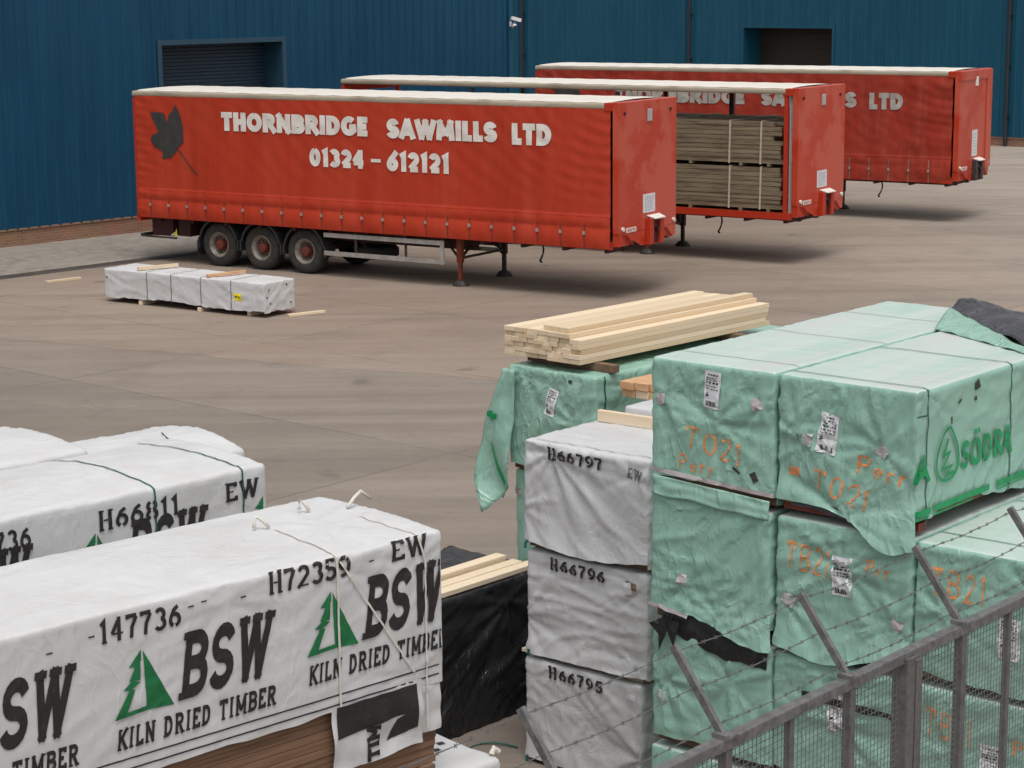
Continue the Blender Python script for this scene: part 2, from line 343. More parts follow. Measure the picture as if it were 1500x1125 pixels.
# ------------------------------------------------------------------ mesh helpers
class MB:
    def __init__(s):
        s.v = []; s.f = []; s.mi = []
    def add(s, vs, fs, mi=0):
        o = len(s.v)
        s.v += [tuple(q) for q in vs]
        s.f += [tuple(i + o for i in f) for f in fs]
        s.mi += [mi] * len(fs)
        return s
    def box(s, a, b, mi=0, ch=0.0):
        x0, y0, z0 = a; x1, y1, z1 = b
        if ch <= 0:
            s.add([(x0, y0, z0), (x1, y0, z0), (x1, y1, z0), (x0, y1, z0), (x0, y0, z1), (x1, y0, z1), (x1, y1, z1), (x0, y1, z1)],
                  [(0, 3, 2, 1), (4, 5, 6, 7), (0, 1, 5, 4), (1, 2, 6, 5), (2, 3, 7, 6), (3, 0, 4, 7)], mi)
        else:
            bm = bmesh.new(); bmesh.ops.create_cube(bm, size=1)
            for v in bm.verts:
                v.co = Vector(((x0 + x1) / 2 + v.co.x * (x1 - x0), (y0 + y1) / 2 + v.co.y * (y1 - y0), (z0 + z1) / 2 + v.co.z * (z1 - z0)))
            bmesh.ops.bevel(bm, geom=bm.edges[:], offset=ch, segments=2, affect='EDGES', profile=.6)
            bm.verts.index_update()
            s.add([v.co for v in bm.verts], [[v.index for v in f.verts] for f in bm.faces], mi); bm.free()
        return s
    def bar(s, p, q, w, h=None, mi=0, up=(0, 0, 1)):
        h = h or w
        p = Vector(p); q = Vector(q); d = (q - p).normalized()
        u = Vector(up)
        if abs(d.dot(u)) > .98: u = Vector((1, 0, 0))
        a = d.cross(u).normalized(); b = a.cross(d).normalized()
        vs = []
        for e in (p, q):
            for i, j in ((-1, -1), (1, -1), (1, 1), (-1, 1)):
                vs.append(e + a * i * w / 2 + b * j * h / 2)
        s.add(vs, [(0, 3, 2, 1), (4, 5, 6, 7), (0, 1, 5, 4), (1, 2, 6, 5), (2, 3, 7, 6), (3, 0, 4, 7)], mi)
        return s
    def tube(s, pts, r, n=8, mi=0):
        pts = [Vector(p) for p in pts]
        vs = []; fs = []
        for i, p in enumerate(pts):
            d = (pts[min(i + 1, len(pts) - 1)] - pts[max(i - 1, 0)]).normalized()
            u = Vector((0, 0, 1)) if abs(d.z) < .9 else Vector((1, 0, 0))
            a = d.cross(u).normalized(); b = a.cross(d)
            for k in range(n):
                t = 2 * math.pi * k / n
                vs.append(p + (a * math.cos(t) + b * math.sin(t)) * r)
        for i in range(len(pts) - 1):
            for k in range(n):
                fs.append((i * n + k, i * n + (k + 1) % n, (i + 1) * n + (k + 1) % n, (i + 1) * n + k))
        fs.append(tuple(range(n))[::-1]); fs.append(tuple((len(pts) - 1) * n + k for k in range(n)))
        s.add(vs, fs, mi); return s
    def lathe_y(s, prof, c, n=36, mi=0):
        """profile [(radius, y)] turned about an axis along Y through c"""
        vs = []; fs = []
        for (r, y) in prof:
            for k in range(n):
                t = 2 * math.pi * k / n
                vs.append((c[0] + r * math.cos(t), c[1] + y, c[2] + r * math.sin(t)))
        for i in range(len(prof) - 1):
            for k in range(n):
                fs.append((i * n + k, i * n + (k + 1) % n, (i + 1) * n + (k + 1) % n, (i + 1) * n + k))
        s.add(vs, fs, mi); return s
    def grid(s, fn, us, vs_, mi=0):
        nv = len(vs_)
        s.add([fn(u, v) for u in us for v in vs_],
              [(i * nv + j, (i + 1) * nv + j, (i + 1) * nv + j + 1, i * nv + j + 1) for i in range(len(us) - 1) for j in range(nv - 1)], mi)
        return s
    def build(s, name, mats, parent=None, smooth=False, merge=0.0, solid=0.0, angle=None):
        me = bpy.data.meshes.new(name)
        me.from_pydata(s.v, [], s.f)
        if not isinstance(mats, (list, tuple)): mats = [mats]
        for m in mats: me.materials.append(m)
        me.polygons.foreach_set('material_index', s.mi)
        if merge:
            bm = bmesh.new(); bm.from_mesh(me); bmesh.ops.remove_doubles(bm, verts=bm.verts, dist=merge)
            bm.to_mesh(me); bm.free()
        if smooth:
            me.polygons.foreach_set('use_smooth', [True] * len(me.polygons))
            if angle: me.set_sharp_from_angle(angle=R(angle))
        me.update()
        o = bpy.data.objects.new(name, me); C.objects.link(o)
        if parent: o.parent = parent
        if solid:
            md = o.modifiers.new('solidify', 'SOLIDIFY'); md.thickness = solid; md.offset = -1
        return o

def lin(a, b, step):
    n = max(1, int(math.ceil((b - a) / step - 1e-6)))
    return [a + (b - a) * i / n for i in range(n + 1)]

def tag(o, label=None, cat=None, group=None, kind=None):
    if label: o['label'] = label
    if cat: o['category'] = cat
    if group: o['group'] = group
    if kind: o['kind'] = kind
    return o

def thing(name, label, cat, loc, yaw=0.0, group=None):
    o = bpy.data.objects.new(name, None); C.objects.link(o)
    o.empty_display_size = .3
    o.location = loc; o.rotation_euler = (0, 0, R(yaw))
    return tag(o, label, cat, group)

def nz(x, y, z=0.0):
    return noise.noise(Vector((x, y, z)))

# ------------------------------------------------------------------ lettering
def arc(cx, cy, rx, ry, a0, a1, n=9):
    return [(cx + rx * math.cos(R(a0 + (a1 - a0) * i / n)), cy + ry * math.sin(R(a0 + (a1 - a0) * i / n))) for i in range(n + 1)]

# every glyph: width, strokes, points that take a slab serif
GL = {
 'B': (.72, [[(.16, 0), (.16, 1)], [(.16, 1)] + arc(.40, .765, .24, .235, 90, -90) + [(.16, .53)], [(.16, .53)] + arc(.42, .265, .26, .265, 90, -90) + [(.16, 0)]], [(.12, 0), (.12, 1)]),
 'S': (.66, [arc(.33, .75, .25, .25, 15, 270, 12) + arc(.33, .25, .27, .25, 90, -165, 12)[1:]], []),
 'W': (1.0, [[(.10, 1), (.30, 0)], [(.30, 0), (.50, 1)], [(.50, 1), (.70, 0)], [(.70, 0), (.90, 1)]], [(.10, 1), (.50, 1), (.90, 1)]),
 'K': (.74, [[(.14, 0), (.14, 1)], [(.62, 1), (.18, .45)], [(.30, .58), (.64, 0)]], [(.14, 0), (.14, 1), (.62, 1), (.64, 0)]),
 'I': (.34, [[(.17, 0), (.17, 1)]], [(.17, 0), (.17, 1)]),
 'L': (.56, [[(.14, 1), (.14, 0)], [(.14, 0), (.52, 0), (.52, .22)]], [(.14, 1), (.12, 0)]),
 'N': (.76, [[(.14, 0), (.14, 1)], [(.14, 1), (.62, 0)], [(.62, 0), (.62, 1)]], [(.14, 0), (.10, 1), (.62, 1)]),
 'D': (.72, [[(.14, 0), (.14, 1)], [(.14, 1), (.30, 1)] + arc(.30, .5, .30, .5, 90, -90)[1:] + [(.14, 0)]], [(.12, 0), (.12, 1)]),
 'R': (.74, [[(.14, 0), (.14, 1)], [(.14, 1)] + arc(.36, .75, .24, .25, 90, -90) + [(.14, .5)], [(.34, .5), (.60, 0)]], [(.14, 0), (.12, 1), (.62, 0)]),
 'E': (.62, [[(.14, 0), (.14, 1)], [(.14, 1), (.54, 1), (.54, .8)], [(.14, .52), (.42, .52)], [(.14, 0), (.56, 0), (.56, .22)]], [(.12, 0), (.12, 1)]),
 'T': (.68, [[(.34, 0), (.34, 1)], [(.06, .8), (.06, 1), (.62, 1), (.62, .8)]], [(.34, 0)]),
 'M': (.92, [[(.14, 0), (.14, 1)], [(.14, 1), (.46, .15)], [(.46, .15), (.78, 1)], [(.78, 1), (.78, 0)]], [(.14, 0), (.10, 1), (.82, 1), (.78, 0)]),
 'A': (.74, [[(.06, 0), (.36, 1)], [(.36, 1), (.66, 0)], [(.16, .3), (.56, .3)]], []),
 'G': (.74, [arc(.38, .5, .28, .5, 40, 320, 16), [(.40, .46), (.64, .46), (.64, .10)]], []),
 'O': (.76, [arc(.38, .5, .30, .5, 90, 450, 22)], []),
 'H': (.70, [[(.14, 0), (.14, 1)], [(.56, 0), (.56, 1)], [(.24, .5), (.46, .5)]], [(.14, 0), (.14, 1), (.56, 0), (.56, 1)]),
 'P': (.66, [[(.12, 0), (.12, 1)], [(.12, 1)] + arc(.34, .74, .22, .26, 90, -90) + [(.12, .48)]], []),
 'e': (.52, [[(.08, .32), (.42, .34)] + arc(.25, .30, .18, .26, 10, 320, 9)], []),
 'r': (.42, [[(.10, 0), (.10, .6)], [(.10, .4), (.24, .58), (.38, .52)]], []),
 '-': (.40, [[(.06, .42), (.34, .42)]], []),
 ' ': (.40, [], []),
 '0': (.64, [arc(.32, .5, .22, .5, 110, 250, 10), arc(.32, .5, .22, .5, 70, -70, 10)], []),
 '1': (.40, [[(.06, .82), (.22, 1), (.22, 0)]], [(.22, 0)]),
 '2': (.60, [arc(.29, .72, .22, .28, 165, -25, 10) + [(.08, 0)], [(.14, 0), (.56, 0)]], []),
 '3': (.58, [arc(.27, .75, .2, .25, 150, -75, 10), arc(.27, .27, .23, .27, 75, -150, 10)], []),
 '4': (.62, [[(.40, 0), (.40, 1)], [(.36, .95), (.06, .30)], [(.06, .28), (.58, .28)]], []),
 '5': (.58, [[(.50, 1), (.12, 1), (.10, .58)], [(.10, .56)] + arc(.26, .30, .25, .30, 90, -150, 10)], []),
 '6': (.60, [[(.46, .98), (.24, .80)] + arc(.30, .30, .22, .30, 155, 250, 6), arc(.30, .30, .22, .30, 110, -80, 9)], []),
 '7': (.56, [[(.06, .86), (.06, 1), (.50, 1)], [(.48, .94), (.28, .45), (.24, 0)]], []),
 '8': (.60, [arc(.30, .75, .19, .25, 110, 250, 8), arc(.30, .75, .19, .25, 70, -70, 8), arc(.30, .25, .23, .25, 110, 250, 8), arc(.30, .25, .23, .25, 70, -70, 8)], []),
 '9': (.60, [arc(.30, .70, .22, .30, 70, 280, 9), arc(.30, .70, .22, .30, 50, -10, 4) + [(.50, .35), (.34, .12), (.14, .02)]], []),
}

def ribbon(pts, t):
    pts = [Vector((x, y)) for x, y in pts]
    L_ = []
    for i, p in enumerate(pts):
        ds = []
        if i: ds.append((p - pts[i - 1]).normalized())
        if i < len(pts) - 1: ds.append((pts[i + 1] - p).normalized())
        d = ds[0] if len(ds) == 1 else (ds[0] + ds[1])
        d = d.normalized() if d.length > 1e-6 else ds[0]
        n = Vector((-d.y, d.x))
        k = 1.0
        if len(ds) == 2:
            cs = max(.45, n.dot(Vector((-ds[0].y, ds[0].x))))
            k = 1 / cs
        L_.append((p + n * t / 2 * k, p - n * t / 2 * k))
    return [[L_[i][0], L_[i][1], L_[i + 1][1], L_[i + 1][0]] for i in range(len(pts) - 1)]

BOLD = {
 'T': (.66, [[(.33, 0), (.33, 1)], [(.0, 1), (.66, 1)]], []),
 'L': (.52, [[(.15, 1), (.15, 0)], [(.0, 0), (.52, 0)]], []),
 'E': (.56, [[(.15, 0), (.15, 1)], [(.0, 1), (.56, 1)], [(.15, .5), (.50, .5)], [(.0, 0), (.56, 0)]], []),
 'I': (.30, [[(.15, 0), (.15, 1)]], []),
 'H': (.74, [[(.15, 0), (.15, 1)], [(.59, 0), (.59, 1)], [(.2, .5), (.55, .5)]], []),
 'N': (.80, [[(.15, 0), (.15, 1)], [(.15, 1), (.65, 0)], [(.65, 0), (.65, 1)]], []),
 'M': (.98, [[(.14, 0), (.20, 1)], [(.20, 1), (.49, .12)], [(.49, .12), (.78, 1)], [(.78, 1), (.84, 0)]], []),
 'A': (.82, [[(.12, 0), (.37, 1)], [(.45, 1), (.70, 0)], [(.2, .22), (.62, .22)]], []),
 'W': (1.08, [[(.10, 1), (.30, 0)], [(.34, 0), (.54, 1)], [(.54, 1), (.74, 0)], [(.78, 0), (.98, 1)]], []),
 'R': (.76, [[(.15, 0), (.15, 1)], [(.15, 1)] + arc(.36, .74, .22, .26, 90, -90) + [(.15, .48)], [(.36, .5), (.62, 0)]], []),
 'B': (.74, [[(.15, 0), (.15, 1)], [(.15, 1)] + arc(.38, .77, .20, .23, 90, -90) + [(.15, .54)], [(.15, .52)] + arc(.40, .25, .22, .25, 90, -90) + [(.15, 0)]], []),
 'D': (.78, [[(.15, 0), (.15, 1)], [(.15, 1), (.30, 1)] + arc(.30, .5, .32, .5, 90, -90)[1:] + [(.15, 0)]], []),
 'O': (.86, [arc(.43, .5, .30, .5, 90, 450, 22)], []),
 'G': (.82, [arc(.43, .5, .30, .5, 45, 330, 16), [(.44, .42), (.82, .42)], [(.69, .42), (.69, .05)]], []),
 'S': (.66, [arc(.33, .74, .20, .26, 10, 270, 12) + arc(.33, .24, .22, .24, 90, -170, 12)[1:]], []),
 '0': (.66, [arc(.33, .5, .21, .5, 90, 450, 20)], []),
 '1': (.40, [[(.04, .86), (.24, 1), (.24, 0)]], []),
 '2': (.62, [arc(.30, .70, .20, .30, 165, -35, 10) + [(.10, .02)], [(.10, 0), (.58, 0)]], []),
 '3': (.60, [arc(.27, .75, .19, .25, 150, -90, 10), arc(.27, .26, .23, .26, 90, -150, 10)], []),
 '4': (.66, [[(.44, 0), (.44, 1)], [(.40, .98), (.06, .28)], [(.02, .24), (.64, .24)]], []),
 '6': (.64, [[(.46, 1.0), (.16, .50)] , arc(.32, .28, .20, .28, 90, 450, 18)], []),
}

def stroke_text(txt, t=.2, gap=.08, slab=False, thin=None, wob=0.0, serif=.17):
    """quads [(layer, [4 points])] filling the unit square"""
    out = []; x = 0.0; lay = 0
    for ch in txt:
        w, st, se = BOLD[ch] if (t > .25 and ch in BOLD and not slab) else GL[ch]
        lay = 0
        j = (random.uniform(-wob, wob), random.uniform(-wob, wob))
        def T(p): return (x + p[0] + j[0], t / 2 + p[1] * (1 - t) + j[1])
        for s_ in st:
            s2 = [T(p) for p in s_]
            for e, i2 in ((0, 1), (-1, -2)):
                a, b = s_[e], s_[i2]
                if abs(a[1] - b[1]) > .5 * abs(a[0] - b[0]):
                    if a[1] < .002: s2[e] = (s2[e][0] + (s2[e][0] - s2[i2][0]) / max(1e-6, abs(s2[e][1] - s2[i2][1])) * s2[e][1], j[1])
                    elif a[1] > .998: s2[e] = (s2[e][0] + (s2[e][0] - s2[i2][0]) / max(1e-6, abs(s2[e][1] - s2[i2][1])) * (1 - s2[e][1]), 1 + j[1])
            tt = t
            if thin and len(s_) == 2 and abs(s_[0][1] - s_[1][1]) < .05: tt = thin
            for q in ribbon(s2, tt): out.append((lay, [tuple(p) for p in q]))
            lay += 1
        if slab:
            for (sx, sy) in se:
                a = T((sx, sy)); hh = t * .55
                y0 = 0 if sy < .5 else 1 - hh
                out.append((lay, [(a[0] - serif, y0), (a[0] + serif, y0), (a[0] + serif, y0 + hh), (a[0] - serif, y0 + hh)]))
                lay += 1
        x += w + gap
    x -= gap
    return [(l, [(p[0] / x, p[1]) for p in q]) for l, q in out], x

def clip_half(poly, ax, val, keep_less):
    out = []
    for i in range(len(poly)):
        a = poly[i]; b = poly[(i + 1) % len(poly)]
        ia = (a[ax] <= val) if keep_less else (a[ax] >= val)
        ib = (b[ax] <= val) if keep_less else (b[ax] >= val)
        if ia: out.append(a)
        if ia != ib:
            t = (val - a[ax]) / (b[ax] - a[ax])
            out.append((a[0] + (b[0] - a[0]) * t, a[1] + (b[1] - a[1]) * t))
    return out

def dice(poly, step):
    res = [poly]
    for ax in (0, 1):
        nxt = []
        for p in res:
            lo = min(q[ax] for q in p); hi = max(q[ax] for q in p)
            k = math.floor(lo / step) + 1
            cur = p
            while k * step < hi - 1e-6:
                a = clip_half(cur, ax, k * step, True)
                if len(a) > 2: nxt.append(a)
                cur = clip_half(cur, ax, k * step, False)
                if len(cur) < 3: break
                k += 1
            if len(cur) > 2: nxt.append(cur)
        res = nxt
    return res

def decal(mb, polys, fn, u0, v0, w, h, shear=0.0, rot=0.0, off=.004, step=.04, mi=0, umax=None):
    """polys in the unit square laid onto the surface fn(u, v, off)"""
    cr, sr = math.cos(R(rot)), math.sin(R(rot))
    for lay, q in polys:
        pl = []
        for (x, y) in q:
            a = x * w + shear * y * h; b = y * h
            pl.append((u0 + a * cr - b * sr, v0 + a * sr + b * cr))
        if umax is not None:
            pl = clip_half(pl, 0, umax, True)
            if len(pl) < 3: continue
        for pc in dice(pl, step):
            mb.add([fn(u, v, off + lay * .0012) for u, v in pc], [tuple(range(len(pc)))], mi)

TREE = []
for q in ([(702, 533), (845, 805), (715, 838), (708, 545)], [(700, 540), (638, 636), (668, 628), (697, 595)],
          [(692, 602), (672, 618), (636, 706), (690, 690)], [(650, 698), (605, 752), (645, 742), (690, 700)],
          [(662, 738), (636, 744), (560, 900), (618, 862)], [(560, 900), (715, 838), (715, 815), (612, 858)]):
    TREE.append((len(TREE), [((x - 560) / 285, (900 - .335 * (x - 560) - y) / 320) for x, y in q]))

# ------------------------------------------------------------------ wrapped timber packs
class Pack:
    def __init__(s, name, label, group, origin, yaw, d, mat, amp=.008, topamp=None, seed=0, ang=(0, 0, 0), fans=(), step=.03,
                 r=.02, bottom=.05, ragged=.04, core='corewood', bearers=True, hidden=False, bearmat='bearer', lean=(0, 0), cat='timber pack',
                 hump=0.0, topmat=None, hem=None):
        s.hem = hem
        s.d = d; s.amp = amp; s.topamp = amp * .5 if topamp is None else topamp; s.seed = seed * 3.71
        s.ang = ang; s.fans = fans; s.r = r; s.hump = hump; s.lean = lean
        s.root = thing(name, label, cat, origin, yaw, group)
        if hidden: step = .14
        dx, dy, dz = d
        def coords(L_, lo=True, hi=True, st=step):
            c = lin(r, L_ - r, st)
            return ([0, r * .4] if lo else [0]) + c + ([L_ - r * .4, L_] if hi else [L_])
        xs = coords(dx); ys = coords(dy)
        mb = MB()
        def zs(h, face):
            if face == 0 and hem: return hem(h) + .012 * nz(h * 7, seed)
            z0 = bottom + ragged * nz(h * 1.7, s.seed + face * 7.1, .5) + ragged * .5 * nz(h * 6, s.seed, face)
            return max(.004, z0)
        ts = [i / (max(2, int(dz / step))) for i in range(int(max(2, dz / step)) + 1)]
        ts = [t * (1 - r / dz) for t in ts] + [1 - r * .4 / dz, 1]
        def side(face, h, t):
            z0 = zs(h, face); z = z0 + (dz - z0) * t
            return s.S('frlb'[face], h, z)
        mb.grid(lambda u, t: side(0, u, t), xs, ts)
        mb.grid(lambda u, t: side(1, u, t), ys, ts)
        mb.grid(lambda t, u: side(2, u, t), ts, ys)
        mb.grid(lambda t, u: side(3, u, t), ts, xs)
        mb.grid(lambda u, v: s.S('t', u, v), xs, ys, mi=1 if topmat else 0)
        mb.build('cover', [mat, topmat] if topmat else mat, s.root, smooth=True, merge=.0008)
        cb = MB(); e = .035
        if step < .1:
            rc = random.Random(seed); zz_ = .057
            while zz_ < dz - .1:
                ins = rc.uniform(0, .012); cb.box((e + ins, e + ins, zz_), (dx - e - ins, dy - e - rc.uniform(0, .012), zz_ + .046)); zz_ += .05
        else: cb.box((e, e, .055), (dx - e, dy - e, dz - .06))
        cb.build('timber_core', M[core], s.root)
        if bearers:
            for y in ((.12, dy * .5, dy - .12) if dy > dx else ()):
                MB().box((.01, y - .05, .0), (dx - .01, y + .05, .055)).build('bearer', M[bearmat], s.root)
            for x in ((.12, dx * .5, dx - .12) if dx >= dy else ()):
                MB().box((x - .05, .01, .0), (x + .05, dy - .01, .055)).build('bearer', M[bearmat], s.root)
    def fold(s, ax, h, v):
        sd = s.seed + ax * 17.3
        a = s.ang[ax]
        amp = s.topamp if ax == 2 else s.amp
        wp = nz(h * .9, v * .9, sd)
        ca, sa = math.cos(a), math.sin(a)
        p = h * ca + v * sa + .25 * wp; t = -h * sa + v * ca + .38 * wp
        r1 = max(0, 1 - 3.2 * abs(nz(p * .9, t * 5.5, sd + 3))) ** 1.4
        r2 = nz(p * 2.2, t * 13, sd + 5)
        low = nz(h * 1.6, v * 1.6, sd + 9)
        r3 = max(0, 1 - 4.6 * abs(nz(p * 1.7 + 5, t * 11 + 1.5 * wp, sd + 21))) ** 1.3
        msk = .35 + .65 * max(0, min(1, .5 + 1.6 * nz(h * 1.3, v * 1.3, sd + 31)))
        val = amp * (low * .3 + r1 * .75 + (r3 * 1.0 + r2 * .15) * msk)
        for (fa, hc, vc, RR, stg) in s.fans:
            if fa != ax: continue
            x, y = h - hc, v - vc; q = math.hypot(x, y)
            if q < RR and q > 1e-5:
                ph = math.atan2(y, x)
                fl = (1 - q / RR) * min(1, q / .07)
                val += stg * fl * (nz(math.cos(ph) * 3.6, math.sin(ph) * 3.6, sd + hc * 5) + .5 * nz(math.cos(ph) * 8, math.sin(ph) * 8, sd + vc))
        return val
    def S(s, face, u, v, off=0.0):
        dx, dy, dz = s.d
        if face == 'f': p = Vector((u, 0, v)); n0 = Vector((0, -1, 0))
        elif face == 'r': p = Vector((dx, u, v)); n0 = Vector((1, 0, 0))
        elif face == 'l': p = Vector((0, u, v)); n0 = Vector((-1, 0, 0))
        elif face == 'b': p = Vector((u, dy, v)); n0 = Vector((0, 1, 0))
        else: p = Vector((u, v, dz)); n0 = Vector((0, 0, 1))
        r = s.r
        q = Vector((min(max(p.x, r), dx - r), min(max(p.y, r), dy - r), min(p.z, dz - r)))
        e = p - q
        n = e.normalized() if e.length > 1e-6 else n0
        ds = 0.0
        if n.x * n.x > .02: ds += n.x * n.x * s.fold(0, p.y + (0 if n.x > 0 else 9), p.z)
        if n.y * n.y > .02: ds += n.y * n.y * s.fold(1, p.x + (0 if n.y < 0 else 9), p.z)
        if n.z * n.z > .02: ds += n.z * n.z * s.fold(2, p.x, p.y)
        if s.hem and face == 'f' and v < .22: ds += .22 * (.22 - v) ** 1.3
        o = q + n * (r + ds + off)
        if s.hump and p.z > dz * .5:
            o.z += s.hump * math.sin(math.pi * min(1, max(0, p.y / dy))) * (.7 + .5 * nz(p.x * .8, s.seed)) * (p.z - dz * .5) / (dz * .5)
        o.x += s.lean[0] * p.z; o.y += s.lean[1] * p.z
        return o
    def fn(s, face):
        return lambda u, v, off: s.S(face, u, v, off)
    def letters(s, name, mat, items, face='f', off=.005, step=.035, label=None, umax=None):
        for it in items:
            mb = MB()
            polys, u0, v0, w, h = it[:5]
            kw = it[5] if len(it) > 5 else {}
            decal(mb, polys, s.fn(face), u0, v0, w, h, off=off, step=step, umax=umax, **kw)
            if mb.v: mb.build(name, mat, s.root)
    def band(s, name, mat, path, w, off=.007):
        """flat strap along a list of (face, u, v)"""
        pts = []
        for (f1, u1, v1), (f2, u2, v2) in zip(path, path[1:]):
            if f1 == f2:
                n = max(2, int(math.hypot(u2 - u1, v2 - v1) / .04))
                for i in range(n + 1):
                    t = i / n
                    pts.append(s.S(f1, u1 + (u2 - u1) * t, v1 + (v2 - v1) * t, off))
        mb = MB(); vs = []; fs = []
        c = Vector((s.d[0] / 2, s.d[1] / 2, s.d[2] / 2))
        clean = [pts[0]]
        for p in pts[1:]:
            if (p - clean[-1]).length > .004: clean.append(p)
        pts = clean
        for i, p in enumerate(pts):
            d = (pts[min(i + 1, len(pts) - 1)] - pts[max(i - 1, 0)]).normalized()
            nn = (p - c)
            ax = max(range(3), key=lambda k: abs(nn[k]) / s.d[k])
            nv = Vector((0, 0, 0)); nv[ax] = 1 if nn[ax] > 0 else -1
            a = d.cross(nv).normalized() * (w / 2)
            vs += [p + a, p - a]
        for i in range(len(pts) - 1): fs.append((2 * i, 2 * i + 1, 2 * i + 3, 2 * i + 2))
        mb.add(vs, fs)
        return mb.build(name, mat, s.root)
    def patch(s, name, mat, face, u, v, w, h, rot=0, off=.006):
        mb = MB(); decal(mb, [(0, [(0, 0), (1, 0), (1, 1), (0, 1)])], s.fn(face), u, v, w, h, rot=rot, off=off, step=.04)
        return mb.build(name, mat, s.root)
    def label(s, face, u, v, w, h, rot=0):
        mb = MB()
        decal(mb, [(0, [(0, 0), (1, 0), (1, 1), (0, 1)])], s.fn(face), u, v, w, h, rot=rot, off=.007, step=.04)
        rows = []
        def bar(x0, y0, x1, y1): rows.append((0, [(x0, y0), (x1, y0), (x1, y1), (x0, y1)]))
        rnd = random.Random(int(u * 1000 + v * 333 + s.seed))
        x = .16
        while x < .84:                                   # bar code at the foot
            ww = rnd.uniform(.02, .06); bar(x, .06, min(.86, x + ww), .19); x += ww + rnd.uniform(.015, .04)
        bar(.12, .30, .30, .36); bar(.16, .38, .26, .41)
        for yy, hh in ((.50, .03), (.575, .03), (.66, .05), (.74, .035), (.80, .03), (.88, .04)):
            x = .12
            while x < .8:
                ww = rnd.uniform(.05, .16); bar(x, yy, min(.9, x + ww), yy + hh); x += ww + rnd.uniform(.02, .09)
        decal(mb, rows, s.fn(face), u, v, w, h, rot=rot, off=.0095, step=.04, mi=1)
        return mb.build('paper_label', [M['paper'], M['ink']], s.root)

def wtext(txt, **kw):
    return stroke_text(txt, **kw)[0]

# ================================================================== THE SETTING
g = MB(); g.grid(lambda u, v: (u, v, 0), lin(-140, 160, 10), lin(-60, 240, 10))
tag(g.build('ground', M['ground']), kind='structure')

WA = R(46.65)                                   # direction of the left warehouse wall
wd = Vector((math.cos(WA), math.sin(WA), 0)); wnrm = Vector((wd.y, -wd.x, 0))
WO = Vector((.027, 66.45, 0))                   # its right-hand corner
def wallpt(s_, out, z): return tuple(WO + wd * s_ + wnrm * out + Vector((0, 0, z)))
pv = MB(); pv.add([wallpt(-60, .0, .03), wallpt(-60, 4.35, .03), wallpt(0, 4.35, .03), wallpt(0, 0, .03)], [(0, 1, 2, 3)])
pv.add([wallpt(-60, 4.35, .03), wallpt(-60, 4.38, 0), wallpt(0, 4.38, 0), wallpt(0, 4.35, .03)], [(0, 1, 2, 3)])
tag(pv.build('pavement', M['pave']), kind='structure')
pv = MB(); pv.add([wallpt(-60, 4.40, .004), wallpt(-60, 4.95, .004), wallpt(2, 4.95, .004), wallpt(2, 4.40, .004)], [(0, 1, 2, 3)])
tag(pv.build('drain_channel', M['drain']), kind='structure')

def ribbed(mb, x0, x1, z0, z1, p=.33, rib=.07, dep=.05, mi=0):
    """trapezoidal cladding in local x-z, outside towards -y; ribs stand on a fixed module so runs line up"""
    k0 = math.floor(x0 / p) - 1; k1 = math.ceil(x1 / p) + 1
    prof = []
    for k in range(k0, k1 + 1):
        b = k * p
        prof += [(b, 0), (b + .03, -dep), (b + .03 + rib, -dep), (b + .06 + rib, 0)]
    pts = []
    for (xa, ya), (xb, yb) in zip(prof, prof[1:]):
        if xb <= x0 or xa >= x1: continue
        ca = max(xa, x0); cb = min(xb, x1)
        ya2 = ya + (yb - ya) * (ca - xa) / (xb - xa); yb2 = ya + (yb - ya) * (cb - xa) / (xb - xa)
        if not pts: pts.append((ca, ya2))
        pts.append((cb, yb2))
    zz = lin(z0, z1, 1.8)
    mb.add([(x, y, z) for x, y in pts for z in zz],
           [(i * len(zz) + j, (i + 1) * len(zz) + j, (i + 1) * len(zz) + j + 1, i * len(zz) + j + 1) for i in range(len(pts) - 1) for j in range(len(zz) - 1)], mi)

